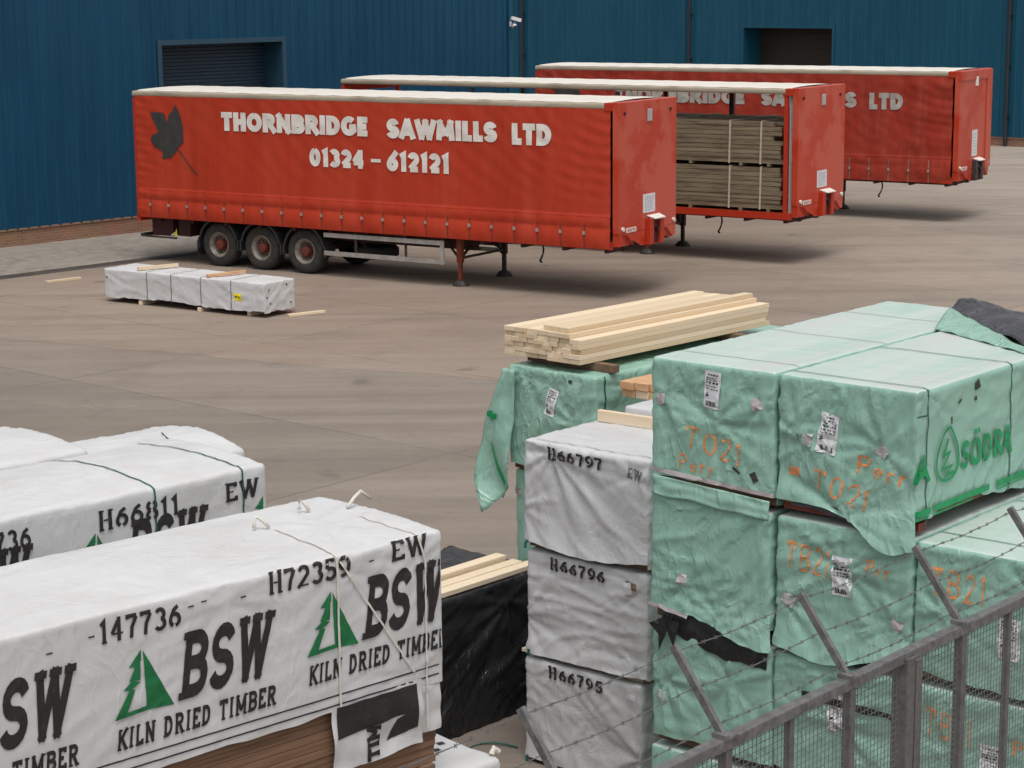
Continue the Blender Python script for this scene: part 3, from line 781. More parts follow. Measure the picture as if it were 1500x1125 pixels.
def warehouse(label, loc, yaw, L_, door, blue, height, pipes, door_fill, pl_h, reveal, depth=22, rp=.33):
    """front in local x from -L_ to 0 (outside towards -y)"""
    t = thing('warehouse', label, 'warehouse', loc, yaw, None)
    mb = MB(); x0, x1, dh = door
    ribbed(mb, -L_, x0, pl_h, height, p=rp); ribbed(mb, x0, x1, dh, height, p=rp); ribbed(mb, x1, 0, pl_h, height, p=rp)
    mb.build('cladding', blue, t)
    mb = MB(); mb.add([(0, 0, 0), (0, depth, 0), (0, depth, height), (0, 0, height), (-L_, 0, 0), (-L_, depth, 0), (-L_, depth, height), (-L_, 0, height)],
                      [(0, 1, 2, 3), (4, 7, 6, 5), (1, 5, 6, 2)])
    mb.build('side_wall', blue, t)
    mb = MB(); mb.box((-L_ - .1, -.15, height), (.1, depth + .1, height + .25)); mb.build('roof', M['roofing'], t)
    mb = MB()
    for a, b in ((-L_, x0), (x1, 0)):
        mb.box((a, -.015, 0), (b, .25, pl_h - .01))
        mb.box((a, -.05, pl_h - .012), (b, .02, pl_h + .03))
    mb.build('brick_plinth', M['brick'], t)
    fl = MB()
    fw = .14
    fl.box((x0 - fw, -.06, 0), (x0, reveal, dh + fw)); fl.box((x1, -.06, 0), (x1 + fw, reveal, dh + fw)); fl.box((x0, -.06, dh), (x1, reveal, dh + fw))
    fl.build('door_frame', M['flash'] if door_fill == 'door_fill' else blue, t)
    dr = MB(); zz = lin(0, dh, .1)
    for i in range(len(zz) - 1):
        z0, z1 = zz[i], zz[i + 1]
        dr.add([(x0, reveal - .02, z0), (x1, reveal - .02, z0), (x1, reveal - .02, z1 - .02), (x0, reveal - .02, z1 - .02), (x1, reveal + .004, z1), (x0, reveal + .004, z1)],
               [(0, 1, 2, 3), (3, 2, 4, 5)])
    dr.build('door_panel', M[door_fill], t)  # left: roller door; right: dark panel standing in for an open doorway's shade
    for x in pipes:
        p = MB(); p.tube([(x, -.13, .05), (x, -.13, height - .1)], .085, 10)
        for z in (1.2, 3.2, 5.2, 7.0): p.box((x - .11, -.21, z), (x + .11, -.03, z + .06))
        p.build('downpipe', M['pipe'], t, smooth=True, angle=40)
    return t
dl = (Vector((-9.575, 56.275, 0)) - WO).dot(wd); dr_ = (Vector((-6.49, 59.545, 0)) - WO).dot(wd)
wl = warehouse('blue ribbed steel warehouse with brick base and recessed blue roller door, on the left', WO, 46.65, 60, (dl + .1, dr_ - .1, 5.05), M['blue'], 8.2, (), 'door_fill', .45, .75)
cf = MB(); cf.box((-.10, -.075, .45), (.045, .06, 8.19)); cf.build('corner_flashing', M['blue2'], wl)
warehouse('teal blue ribbed warehouse with three dark downpipes and a brown doorway, behind the rear trailer', (19.66 + .73 * 1.6, 83.4 - .69 * 1.6, 0), -43.4, 46, (-12.63 - 1.6, -7.9 - 1.6, 4.64), M['blue2'], 8.6,
          (-26.03 - 1.6, -15.64 - 1.6, .66 - 1.6), 'dkdoor', .33, 1.2, rp=.36)

# security camera on the corner of the left warehouse
sc = thing('security_camera', 'small white security camera on the corner of the left blue warehouse', 'camera', wallpt(-.05, .1, 5.5), 46.65)
m = MB(); m.box((-.05, -.02, -.3), (.05, .05, -.08), ch=.01); m.tube([(0, 0, -.2), (.02, -.16, -.2), (.03, -.22, -.12)], .03, 8); m.build('bracket', M['camw'], sc)
m = MB(); m.bar((-.14, -.18, .08), (.26, -.36, -.04), .17, .15); m.build('housing', M['camw'], sc)
m = MB(); m.tube([(0, -.2, -.25), (0, -.24, -.3)], .11, 12); m.tube([(0, -.24, -.3), (0, -.275, -.34)], .06, 12, 1); m.build('lens_unit', [M['camw'], M['darkmetal']], sc)

sc.scale = (.72, .72, .72)

# ================================================================== TRAILERS
TL, TW, ZT = 13.6, 2.5, 4.137

def wheel_mesh(c, outer=-1):
    """tyre, rim, hub meshes around axle centre c; outside towards y*outer"""
    o = outer
    ty = MB(); prof = [(.30, .0), (.33, -.012), (.42, -.02), (.475, -.008), (.515, .03), (.525, .07), (.525, .23), (.515, .27), (.475, .30), (.30, .29)]
    ty.lathe_y([(r, -o * y) for r, y in prof], c, 40)
    rim = MB(); prof = [(.31, .004), (.29, -.006), (.275, .015), (.262, .03), (.235, .045), (.215, .09), (.205, .16), (.10, .165)]
    rim.lathe_y([(r, -o * y) for r, y in prof], c, 36)
    hub = MB(); prof = [(.125, .16), (.12, .03), (.10, .0), (.055, -.012), (.0, -.012)]
    hub.lathe_y([(r, -o * y) for r, y in prof], c, 24)
    for k in range(10):
        a = 2 * math.pi * k / 10
        x, z = c[0] + .165 * math.cos(a), c[2] + .165 * math.sin(a)
        y = c[1] - o * .165
        hub.bar((x, y, z), (x, y + o * .05, z), .03, .03, up=(0, 0, 1))
    return ty, rim, hub

def trailer(label, pose, curtain='new', seed=0):
    x, y, a = pose
    t = thing('trailer', label, 'trailer', (x, y, 0), math.degrees(a), 'red curtain-sided lorry trailers parked in the yard')
    cm = M['curtain'] if curtain != 'old' else M['curtain_old']
    old = curtain == 'old'
    # --- roof
    rf = MB(); rf.grid(lambda u, v: (u, v, ZT + .022 + .03 * math.sin(math.pi * v / TW) + .003 * math.cos(u * 2 * math.pi / .68) - .01 * (v < .12 or v > TW - .12)), lin(.05, 13.33, .085), lin(.10, TW - .10, .12))
    rf.build('roof', M['cream'], t, smooth=True)
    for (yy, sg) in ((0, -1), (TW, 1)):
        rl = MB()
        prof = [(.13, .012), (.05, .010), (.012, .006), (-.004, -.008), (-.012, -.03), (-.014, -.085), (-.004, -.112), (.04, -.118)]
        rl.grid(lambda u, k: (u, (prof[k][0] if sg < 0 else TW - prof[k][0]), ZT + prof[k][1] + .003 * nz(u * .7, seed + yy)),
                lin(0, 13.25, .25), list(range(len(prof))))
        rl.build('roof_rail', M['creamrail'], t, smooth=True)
    # --- red header and bulkhead at the front
    hd = MB(); hd.box((13.25, -.025, ZT - .155), (13.44, TW + .025, ZT + .022), ch=.02)
    hd.build('front_header', M['red'], t)
    hb = MB(); hb.box((13.44, 0, 1.42), (13.6, TW, ZT + .03), ch=.015)
    # tapered lower apron with cut-away corners
    hb.add([(13.595, .02, 1.42), (13.595, .02, 1.30), (13.595, .14, 1.16), (13.595, .42, 1.16), (13.595, .62, 1.24), (13.595, .95, 1.10), (13.595, 1.75, 1.06), (13.595, 2.0, 1.2), (13.595, 2.2, 1.15), (13.595, 2.40, 1.18), (13.595, 2.48, 1.32), (13.595, 2.48, 1.42)],
           [tuple(range(12))[::-1]])
    hb.box((13.44, .02, 1.16), (13.59, .12, 1.42)); hb.box((13.44, TW - .12, 1.18), (13.59, TW - .02, 1.42))
    if old: hb.box((13.598, 2.1, 1.40), (13.64, 2.498, ZT + .01), ch=.01); hb.box((13.598, .0, 3.9), (13.63, 2.1, ZT + .02), ch=.01)
    # folded gussets at the foot
    for ya, yb in ((.16, .5), (1.9, 2.2)):
        hb.add([(13.6, ya, 1.40), (13.6, yb, 1.16), (13.68, yb, 1.18), (13.68, ya + .04, 1.40)], [(0, 1, 2, 3)])
    hb.build('bulkhead', M['redworn'], t)
    cb = MB(); cb.box((13.6, 1.12, 1.10), (13.72, 1.30, 1.66), ch=.01); cb.box((13.6, 1.58, 1.10), (13.72, 1.74, 1.62), ch=.01)
    cb.build('coupling_bracket', M['red'] if not old else M['darkmetal'], t)
    cb = MB(); cb.box((13.602, 1.30, 1.12), (13.66, 1.58, 1.60)); cb.tube([(13.68, 1.36, 1.5), (13.72, 1.36, 1.5)], .05, 10); cb.tube([(13.68, 1.5, 1.42), (13.72, 1.5, 1.42)], .05, 10)
    cb.build('coupling_recess', M['reddark'], t)
    cb = MB(); cb.add([(13.6, 1.20, 1.72), (13.6, 1.74, 1.72), (13.78, 1.70, 1.66), (13.78, 1.24, 1.66), (13.6, 1.20, 1.70), (13.6, 1.74, 1.70), (13.78, 1.70, 1.64), (13.78, 1.24, 1.64)],
                      [(0, 3, 2, 1), (4, 5, 6, 7), (3, 7, 6, 2), (0, 4, 7, 3), (1, 2, 6, 5)])
    cb.build('coupling_hood', M['letter'] if not old else M['cream'], t)
    # --- plates and lamps on the bulkhead
    pl = MB(); y0, z0 = (1.02, 1.78) if not old else (1.05, 1.78)
    pw, ph = (.52, .40) if not old else (.42, .72)
    pl.box((13.6, y0, z0), (13.606, y0 + pw, z0 + ph))
    rnd = random.Random(seed + 4)
    for k in range(7):
        zz = z0 + ph * (.12 + .115 * k); w0 = y0 + pw * .14
        while w0 < y0 + pw * .8:
            ww = rnd.uniform(.03, .1); pl.box((13.606, w0, zz), (13.608, min(y0 + pw * .88, w0 + ww), zz + .018), 1); w0 += ww + .02
    pl.build('notice_plate', [M['paper'], M['faint']], t)
    lp = MB(); lp.box((13.6, 1.18, 3.72), (13.635, 1.36, 3.98), ch=.01); lp.build('marker_plate', M['tape'] if not old else M['camw'], t)
    lp = MB(); lp.box((13.6, .30, 1.43), (13.606, .72, 1.53))
    tp, _ = stroke_text('405176', t=.2, gap=.1)
    decal(lp, tp, lambda u, v, off: (13.607 + off, u, v), .34, 1.445, .34, .07, off=0, step=9, mi=1)
    lp.build('number_label', [M['letter'], M['red']], t)
    for yy in (.14, 2.36):
        lp = MB(); lp.tube([(13.6, yy, 1.52), (13.64, yy, 1.52)], .045, 12); lp.build('marker_lamp', M['letter'], t, smooth=True, angle=40)
    for yy, zz in ((.22, 3.93), (2.2, 3.93)):
        lp = MB(); lp.tube([(13.6, yy, zz), (13.625, yy, zz)], .035, 10); lp.build('rivet_cap', M['reddark'], t)
    # --- rear frame, posts, floor, chassis
    rr = MB(); rr.box((0, .0, 1.08), (.09, .12, ZT - .15)); rr.box((0, TW - .12, 1.08), (.09, TW, ZT - .15)); rr.box((0, .12, ZT - .3), (.08, TW - .12, ZT - .1)); rr.box((-.02, 0, 1.0), (.1, TW, 1.16))
    rr.build('rear_frame', M['red'], t)
    if curtain != 'none':
        dd = MB(); dd.box((.02, .125, 1.165), (.07, TW - .125, ZT - .31)); dd.build('rear_door', M['red'], t)
    fl = MB(); fl.box((.1, .06, 1.14), (13.43, TW - .06, 1.24)); fl.build('floor', M['oldwood'], t)
    sr = MB(); sr.box((.1, 0.0, 1.09), (13.43, .055, 1.25)); sr.box((.1, TW - .055, 1.09), (13.43, TW, 1.25)); sr.build('side_rail', M['red'], t)
    ch = MB()
    for yy in (.72, 1.64):
        ch.box((.25, yy, .76), (9.5, yy + .14, 1.135)); ch.box((9.5, yy, .98), (13.3, yy + .14, 1.135))
    for xx in lin(.6, 13.2, 1.05): ch.box((xx, .08, 1.0), (xx + .08, TW - .08, 1.137))
    for xx in (2.44, 3.75, 5.06): ch.box((xx - .07, .35, .46), (xx + .07, TW - .35, .6)); ch.box((xx - .3, .7, .6), (xx + .1, .8, .78)); ch.box((xx - .3, 1.7, .6), (xx + .1, 1.8, .78))
    ch.build('chassis', M['reddark'], t)
    bx = MB(); bx.box((.34, .18, .64), (.98, .55, 1.12), ch=.01); bx.box((1.15, .2, .66), (1.52, .6, 1.1)); bx.build('rear_locker', M['reddark'], t)
    bx = MB(); bx.box((.0, .08, .60), (.10, TW - .08, .68)); bx.box((.1, .4, .6), (.3, .5, 1.0)); bx.box((.1, 2.0, .6), (.3, 2.1, 1.0)); bx.box((.10, .13, .585), (1.1, .19, .625)); bx.build('rear_bumper', M['darkmetal'], t)
    bx = MB(); bx.add([(1.0, .17, .66), (1.12, .17, .66), (1.1, .17, .84)], [(0, 1, 2)]); bx.add([(.9, .17, .66), (.985, .17, .66), (1.05, .17, .76)], [(0, 1, 2)], 1)
    bx.build('rear_lamp', [M['yellow'], M['letter']], t)
    # --- wheels and guards
    for side in (0, 1):
        yc = .17 if side == 0 else TW - .17
        for k in range(3):
            xx = 2.44 + 1.31 * k
            ty, rim, hub = wheel_mesh((xx, yc, .525), -1 if side == 0 else 1)
            w = ty.build('wheel', M['rubber'], t, smooth=True, angle=50)
            rim.build('rim', M['rim'], w, smooth=True, angle=40); hub.build('hub', M['hub'], w, smooth=True, angle=35)
            gd = MB(); y0 = .13 if side == 0 else TW - .52
            def gp(u, v, rr=.625): return (xx + rr * math.cos(R(u)) * .98, y0 + v, .535 + rr * math.sin(R(u)))
            gd.grid(lambda u, v: gp(u, v), lin(12, 168, 6), [0, .39])
            gd.grid(lambda u, v: gp(u, (0 if side == 0 else .39), .625 - v), lin(12, 168, 6), [0, .055])
            for sx in (1, -1):
                px = xx + sx * .612
                gd.box((px - .02, y0, .42), (px + .02, y0 + .39, .67))
            if k == 0: gd.box((xx - .66, y0, .22), (xx - .645, y0 + .39, .60))
            gd.build('mudguard', M['guard'], t, smooth=True, angle=40)
    sp = MB(); sp.add([(6.35 + r * math.cos(2 * math.pi * k / 30), 1.25 + r * math.sin(2 * math.pi * k / 30), z) for (r, z) in ((.28, .62), (.45, .63), (.52, .57), (.52, .41), (.45, .35), (.28, .36)) for k in range(30)],
                      [(i * 30 + k, i * 30 + (k + 1) % 30, (i + 1) * 30 + (k + 1) % 30, (i + 1) * 30 + k) for i in range(5) for k in range(30)])
    sp.bar((6.35, .8, .66), (6.35, 1.7, .66), .08, .06); sp.bar((6.0, 1.25, .34), (6.7, 1.25, .34), .1, .05); sp.bar((6.35, .79, .66), (6.35, .79, .9), .05); sp.bar((6.35, 1.71, .66), (6.35, 1.71, .9), .05)
    sp.build('spare_wheel', M['rubber'], t, smooth=True, angle=50)
    # --- side guards
    for yy in (.03, TW - .07):
        sg = MB(); sg.box((5.74, yy, .92), (9.08, yy + .04, 1.02)); sg.box((5.74, yy, .50), (9.08, yy + .04, .60)); sg.box((9.0, yy - .004, .49), (9.10, yy + .044, 1.03), ch=.012)
        sg.build('side_guard', M['alu'], t)
        sg = MB()
        for xx in (6.6, 8.0): sg.box((xx, yy + .042, .50), (xx + .05, yy + .08, 1.1))
        sg.build('side_guard_post', M['darkmetal'], t)
    # --- landing legs
    for yy in (.36, 2.14):
        lg = MB(); lg.box((9.26, yy - .06, .52), (9.39, yy + .06, 1.13), ch=.008); lg.build('landing_leg', M['redrust'] if yy < 1 else M['reddark'], t)
        li = MB(); li.box((9.285, yy - .04, .09), (9.365, yy + .04, .55)); li.build('inner_leg', M['darkmetal'] if yy > 1 else M['redrust'], t)
        ft = MB(); ft.add([(9.325 + r * math.cos(2 * math.pi * k / 12), yy + r * .8 * math.sin(2 * math.pi * k / 12), z) for r, z in ((.20, 0.0), (.20, .03), (.12, .12), (.0, .125)) for k in range(12)],
                          [(i * 12 + k, i * 12 + (k + 1) % 12, (i + 1) * 12 + (k + 1) % 12, (i + 1) * 12 + k) for i in range(3) for k in range(12)])
        ft.build('foot', M['darkmetal'], t)
    br = MB(); br.bar((9.33, .42, .62), (9.33, 2.1, .62), .05); br.bar((9.33, .45, .66), (9.33, 1.2, 1.1), .045); br.bar((9.33, 2.05, .66), (9.33, 1.3, 1.1), .045)
    br.bar((9.28, .36, .62), (8.6, .72, 1.05), .04); br.bar((9.28, 2.14, .62), (8.6, 1.75, 1.05), .04); br.bar((7.2, 1.2, .72), (9.3, 1.2, .72), .04)
    br.build('leg_brace', M['darkmetal'], t)
    hp = []
    for k in range(13):
        q = k / 12; hp.append((10.6 + .16 * math.sin(q * 5) + .25 * q, 1.3 + .3 * q, 1.05 - .62 * q + .06 * math.sin(q * 7)))
    hs_ = MB(); hs_.tube(hp, .022, 7); hs_.build('hanging_hose', M['cable'], t, smooth=True)
    # --- curtains
    X0, X1, Z0, Z1 = .09, 13.40, 1.10, ZT - .10
    pitch = .585
    def cs(far, xx, zz):
        """offset of the curtain outwards from the side"""
        sd = seed * 5.3 + far * 40
        w = nz(xx * .35, zz * .5, sd)
        ph = (xx * .62 + zz * .90) * 2 * math.pi / .40 + w * 9 + 2.2 * nz(xx * .9, zz * .9, sd + 2)
        am = .005 * max(0, min(1, (zz - 1.9) / .5)) * (0.55 + .7 * nz(xx * .25, zz * .4, sd + 3))
        o_ = am * math.sin(ph) + .018 * nz(xx * .5, zz * .6, sd + 8)
        fr = max(0, (xx - 10.6) / 2.8)
        ph2 = 26 * math.hypot((xx - 13.5) * .55, (zz - 4.3)) + 3 * w
        o_ += fr * .006 * math.sin(ph2) * max(0, min(1, (zz - 1.7)))
        re = max(0, (1.0 - xx) / 1.0)
        o_ += re * .006 * math.sin(30 * zz + 4 * xx)
        if old: o_ += .012 * nz(xx * 3 + zz, zz * 4 + 2 * w, sd + 5) + .008 * nz(xx * 8, zz * 5, sd) + .02 * max(0, (xx - 11.5) / 2) * math.sin(9 * zz + 2 * w)
        if zz < 1.80:                                    # the pleated skirt
            q = abs(math.sin(math.pi * (xx - .48) / pitch)) ** .5
            k_ = (1 if not old else .5)
            if zz > 1.53: o_ += k_ * (.006 + .020 * q) * math.sin(math.pi * (zz - 1.53) / .27)
            else: o_ += k_ * (.004 + .034 * q) * math.sin(math.pi * min(1, (zz - 1.06) / .47))
            o_ += .010 * math.exp(-((zz - 1.79) / .015) ** 2)
        return o_
    def csurf(far):
        def f(u, v, off=0.0):
            o_ = cs(far, u, v) + off + .012
            return (u, -o_ if not far else TW + o_, v)
        return f
    if curtain != 'none':
        for far in (0, 1):
            cu = MB()
            xs = lin(X0, X1, .05 if not far else .3)
            zs_ = lin(Z0, 1.50, .04) + [1.52, 1.54, 1.57, 1.60, 1.64, 1.68, 1.72, 1.75, 1.77, 1.785] + lin(1.80, Z1, .05 if not far else .3)
            f = csurf(far)
            cu.grid(lambda u, v: f(u, v), xs, zs_)
            o = cu.build('curtain', cm, t, smooth=True)
            k = 0
            while .48 + pitch * k < 13.2 and not far:
                xx = .48 + pitch * k; k += 1
                sw = .015
                st = MB(); st.grid(lambda u, v: f(xx + u, v, .012), [-sw, sw], lin(1.10, 1.60 if not old else 1.72, .06))
                so = st.build('curtain_strap', M['redrust'] if not old else M['oldwood'], t)
                yb = -cs(0, xx, 1.42)
                MB().box((xx - .026, yb - .055, 1.385), (xx + .026, yb - .02, 1.455)).build('buckle', M['alu'], so)
        f = csurf(0); dz_ = .35 if old else 0
        lt = MB(); LM = M['letter'] if not old else M['letter_old']
        for txt, xa, xb, za, h in (('THORNBRIDGE', 2.82, 7.12, 3.27, .44), ('SAWMILLS', 7.66, 10.57, 3.25, .44), ('LTD', 10.97, 11.97, 3.22, .46)):
            decal(lt, wtext(txt, t=.31, gap=.07, wob=.003), f, xa, za - (.14 if old else 0), xb - xa, h, off=.016, step=.11)
        o = lt.build('company_lettering', LM, t)
        lt = MB()
        decal(lt, wtext('01324', t=.30, gap=.12), f, 5.45, 2.54 - dz_, 1.55, .42, off=.016, step=.11)
        decal(lt, [(0, [(0, 0), (1, 0), (1, 1), (0, 1)])], f, 7.2, 2.70 - dz_, .27, .075, off=.016, step=.11)
        decal(lt, wtext('612121', t=.30, gap=.12), f, 7.65, 2.52 - dz_, 1.66, .44, off=.016, step=.11)
        lt.build('phone_number', LM, t)
        # maple-like leaf, outline read off the side of the trailer (x, z)
        px = [(322, 180), (345, 230), (370, 325), (372, 455), (330, 490), (312, 530), (275, 570), (210, 575), (225, 545), (215, 520), (160, 490), (135, 440), (150, 408), (195, 385), (160, 300), (140, 243),
              (200, 240), (240, 245), (262, 318), (272, 255), (300, 230)]
        lf = MB()
        pts = [(.55 + (x_ - 135) / (372 - 135) * 1.06, 3.85 - (y_ - 180) / 395 * 1.30) for x_, y_ in px]
        bm = bmesh.new(); vv = [bm.verts.new((p[0], p[1], 0)) for p in pts]; bm.faces.new(vv); bmesh.ops.triangulate(bm, faces=bm.faces[:])
        tris = [(0, [(v.co.x, v.co.y) for v in fc.verts]) for fc in bm.faces]; bm.free()
        decal(lf, tris, f, 0, 0, 1, 1, off=.016, step=.11)
        for q in ribbon([(1.33, 2.86), (1.55, 2.66), (1.75, 2.45), (1.90, 2.28), (2.04, 2.20)], .03): decal(lf, [(1, [tuple(p) for p in q])], f, 0, 0, 1, 1, off=.016, step=.11)
        lf.build('leaf_emblem', M['leaf'] if not old else M['leaf'], t)
    else:
        for xx in (4.2, 8.6):
            for yy in (.02, TW - .10):
                ps = MB(); ps.box((xx, yy, 1.25), (xx + .09, yy + .08, ZT - .15)); ps.build('side_post', M['darkmetal'], t)
        ps = MB(); ps.box((10.48, TW - .10, 1.25), (10.60, TW - .02, ZT - .15)); ps.build('side_post', M['darkmetal'], t)
        # pulled-forward pole and bundled curtain at the front corner
        ps = MB(); ps.box((13.22, .0, 1.25), (13.32, .06, ZT - .15)); ps.box((13.22, TW - .06, 1.25), (13.32, TW, ZT - .15)); ps.build('curtain_pole', M['red'], t)
        ps = MB()
        ps.grid(lambda u, v: (13.33 + .1 * u, .06 + .03 * math.sin(u * 14), v), lin(0, 1, .08), lin(1.25, ZT - .15, .5)); ps.build('bundled_curtain', M['tape'], t, smooth=True)
    return t

T1 = (-9.1387, 49.8399, -.57605); T2 = (-4.5135, 55.283, -.59932); T3 = (.8089, 63.3379, -.56399)
trailer('red curtain-sided trailer with white lettering and dark leaf emblem, nearest of the three', T1, 'new', 1)
trailer('red trailer with open sides loaded with brown boards, middle of the three', T2, 'none', 2)
trailer('faded red curtain-sided trailer with greyed lettering, furthest, beside the teal warehouse', T3, 'old', 3)

# timber carried on the open trailer
def trailer_pack(label, X, Y, z0, L_, W_, H_, seed):
    x, y, a = T2
    lx, ly = x + X * math.cos(a) - Y * math.sin(a), y + X * math.sin(a) + Y * math.cos(a)
    t = thing('board_pack', label, 'timber pack', (lx, ly, z0), math.degrees(a), 'packs of brown boards on the open trailer')
    rnd = random.Random(seed); mb = MB(); rows = 9; rh = (H_ - .07) / rows
    for i in range(rows):
        z = .07 + i * rh
        cols = 7; cw = W_ / cols
        for j in range(cols):
            if 0 < j < cols - 1 and i < rows - 1: continue
            dx0 = rnd.uniform(-.02, .10); dx1 = rnd.uniform(-.12, .02); o = rnd.uniform(0, .014)
            x0_ = dx0
            if i >= rows - 4 and seed % 2: dx1 -= rnd.choice((0, .0, .25))
            mb.box((x0_, j * cw + o, z + .003), (L_ + dx1, (j + 1) * cw - .006 - o, z + rh - rnd.uniform(.003, .012)))
    mb.box((.12, .03, .08), (L_ - .3, W_ - .03, H_ - .02))
    mb.build('boards', M['oldwood'], t)
    for xx in (.5, L_ * .4, L_ * .72, L_ - .45):
        MB().box((xx, .0, 0), (xx + .08, W_, .068)).build('bearer', M['oldwood'], t)
    for xx in ((L_ * .28, L_ - 1.45, L_ - .62)):
        sl = MB(); e = .012
        for p, q in (((xx, -e, .05), (xx + .02, -e, H_)), ((xx + .02, -e, H_ + e), (xx + .06, W_ + e, H_ + e)), ((xx + .06, W_ + e, H_), (xx + .06, W_ + e, .05))):
            sl.bar(p, q, .045 if p[1] == q[1] else .045, .012, up=(0, 1, 0) if p[1] == q[1] else (0, 0, 1))
        sl.build('strap', M['strapw'], t)
    return t
for i, (X, Y, z, nm) in enumerate(((8.95, .08, 1.245, 'lower pack of brown boards behind the bulkhead, near side of the open trailer'),
                                   (8.95, .08, 2.315, 'upper pack of brown boards with pale straps, near side of the open trailer'),
                                   (8.95, 1.29, 1.245, 'lower pack of brown boards on the far side of the open trailer'),
                                   (8.95, 1.29, 2.315, 'upper pack of brown boards on the far side of the open trailer'),
                                   (4.5, .08, 1.245, 'lower pack of brown boards above the wheels of the open trailer'),
                                   (4.5, .08, 2.315, 'upper pack of brown boards above the wheels of the open trailer'))):
    trailer_pack(nm, X, Y, z, 4.25, 1.14, 1.05, 20 + i)

# ================================================================== THINGS ON THE YARD
def plank(name, label, p, q, w, h, mat='pine', group=None, cat='plank', roll=0.0):
    """one board lying from p to q (centre line of its underside), rounded to a real section"""
    p = Vector(p); q = Vector(q); d = q - p
    yaw = math.degrees(math.atan2(d.y, d.x)); L_ = math.hypot(d.x, d.y)
    o = MB().box((0, -w / 2, 0), (L_, w / 2, h), ch=min(w, h) * .08).build(name, M[mat])
    o.location = p; o.rotation_euler = (roll, -math.atan2(d.z, L_), R(yaw))
    return tag(o, label, cat, group)

gw = Pack('wrapped_pack', 'long low white-wrapped timber pack lying on the yard in front of the trailer wheels', None, (-8.70, 43.25, .09), -34.4, (4.50, .95, .62), M['white'], amp=.016, topamp=.010, seed=3,
          ang=(.5, -.35, .1), step=.045, r=.03, bottom=.03, ragged=.06, bearers=False, fans=((1, .05, .55, .8, .02), (1, 2.3, .6, .9, .018), (1, 4.3, .5, .8, .02), (0, .4, .3, .6, .02)))
for u in (1.25, 1.95, 2.78, 3.62): gw.band('strap', M['strapd'], [('f', u, .03), ('f', u, .615), ('t', u, .0), ('t', u, .95)], .022)
gw.patch('yellow_tag', M['yellow'], 'f', 3.70, .22, .2, .15)
decal_m = MB(); decal(decal_m, wtext('H7 33', t=.2), gw.fn('f'), 3.73, .27, .13, .05, off=.010); decal_m.build('tag_print', M['ink'], gw.root)
for i, (u, v) in enumerate(((.12, .45), (.16, .16), (.8, .12), (.7, .5), (.1, .3))): gw.patch('tear_hole', M['darkmetal'], 'r', u, v, .035, .045, rot=20 * i)
gw.patch('tear_hole', M['darkmetal'], 'f', .08, .42, .03, .04)
plank('ground_bearer', 'pine bearer under the low white pack, sticking out below its middle strap', (-6.46, 41.68, .0), (-5.92, 42.52, 0), .09, .085, group=None, cat='bearer')
plank('ground_bearer', 'pine bearer under the left half of the low white pack', (-7.85, 42.66, .0), (-7.30, 43.50, 0), .09, .085, cat='bearer')
plank('ground_bearer', 'pine bearer under the tagged right end of the low white pack', (-5.35, 41.05, .0), (-4.82, 41.84, 0), .09, .085, cat='bearer')
q = gw.root.matrix_basis
def onpack(P_, u, v, z): return tuple(Vector(P_.root.location) + Matrix.Rotation(P_.root.rotation_euler.z, 3, 'Z') @ Vector((u, v, z)))
plank('batten', 'short orange-brown batten across the left part of the low white pack', onpack(gw, .95, .05, .635), onpack(gw, 1.35, .85, .65), .075, .07, 'pine', cat='batten')
plank('batten', 'short orange-brown batten across the right part of the low white pack, nearer its yellow tag', onpack(gw, 2.95, .02, .635), onpack(gw, 3.25, .85, .65), .07, .06, 'redpine', cat='batten')
plank('batten', 'short pine batten lying on the concrete left of the low white pack', (-10.59, 46.05, .004), (-9.94, 46.67, .004), .10, .05, 'pine', cat='batten')
plank('batten', 'pale pine batten lying on the concrete off the right end of the low white pack', (-4.53, 40.89, .004), (-3.84, 41.38, .004), .10, .05, 'pine', cat='batten')

for (x_, y_, L_, an, lb) in ((6.62, 58.5, 1.0, 62, 'thin pale batten lying on the concrete under the front of the open trailer'),):
    plank('batten', lb, (x_, y_, .004), (x_ + L_ * math.cos(R(an)), y_ + L_ * math.sin(R(an)), .004), .07, .04, 'pine', cat='batten')

# ================================================================== WHITE PACKS, FRONT LEFT
GW = 'white packs printed with a green fir tree'
def bsw_items(u, v, s=1.0, seed=0):
    """big three letters + tree + line of words; u, v = left foot of the tree"""
    tr = [(TREE, u, v, .36 * s, .345 * s)]
    ink = [(stroke_text('BSW', t=.205, gap=.17, slab=True, serif=.165)[0], u + .39 * s, v + .01 * s, .56 * s, .355 * s, dict(shear=.16)),
           (stroke_text('KILN DRIED TIMBER', t=.20, gap=.20, slab=True, serif=.165)[0], u + .01 * s, v - .165 * s, .99 * s, .112 * s, dict(shear=.10))]
    return tr, ink

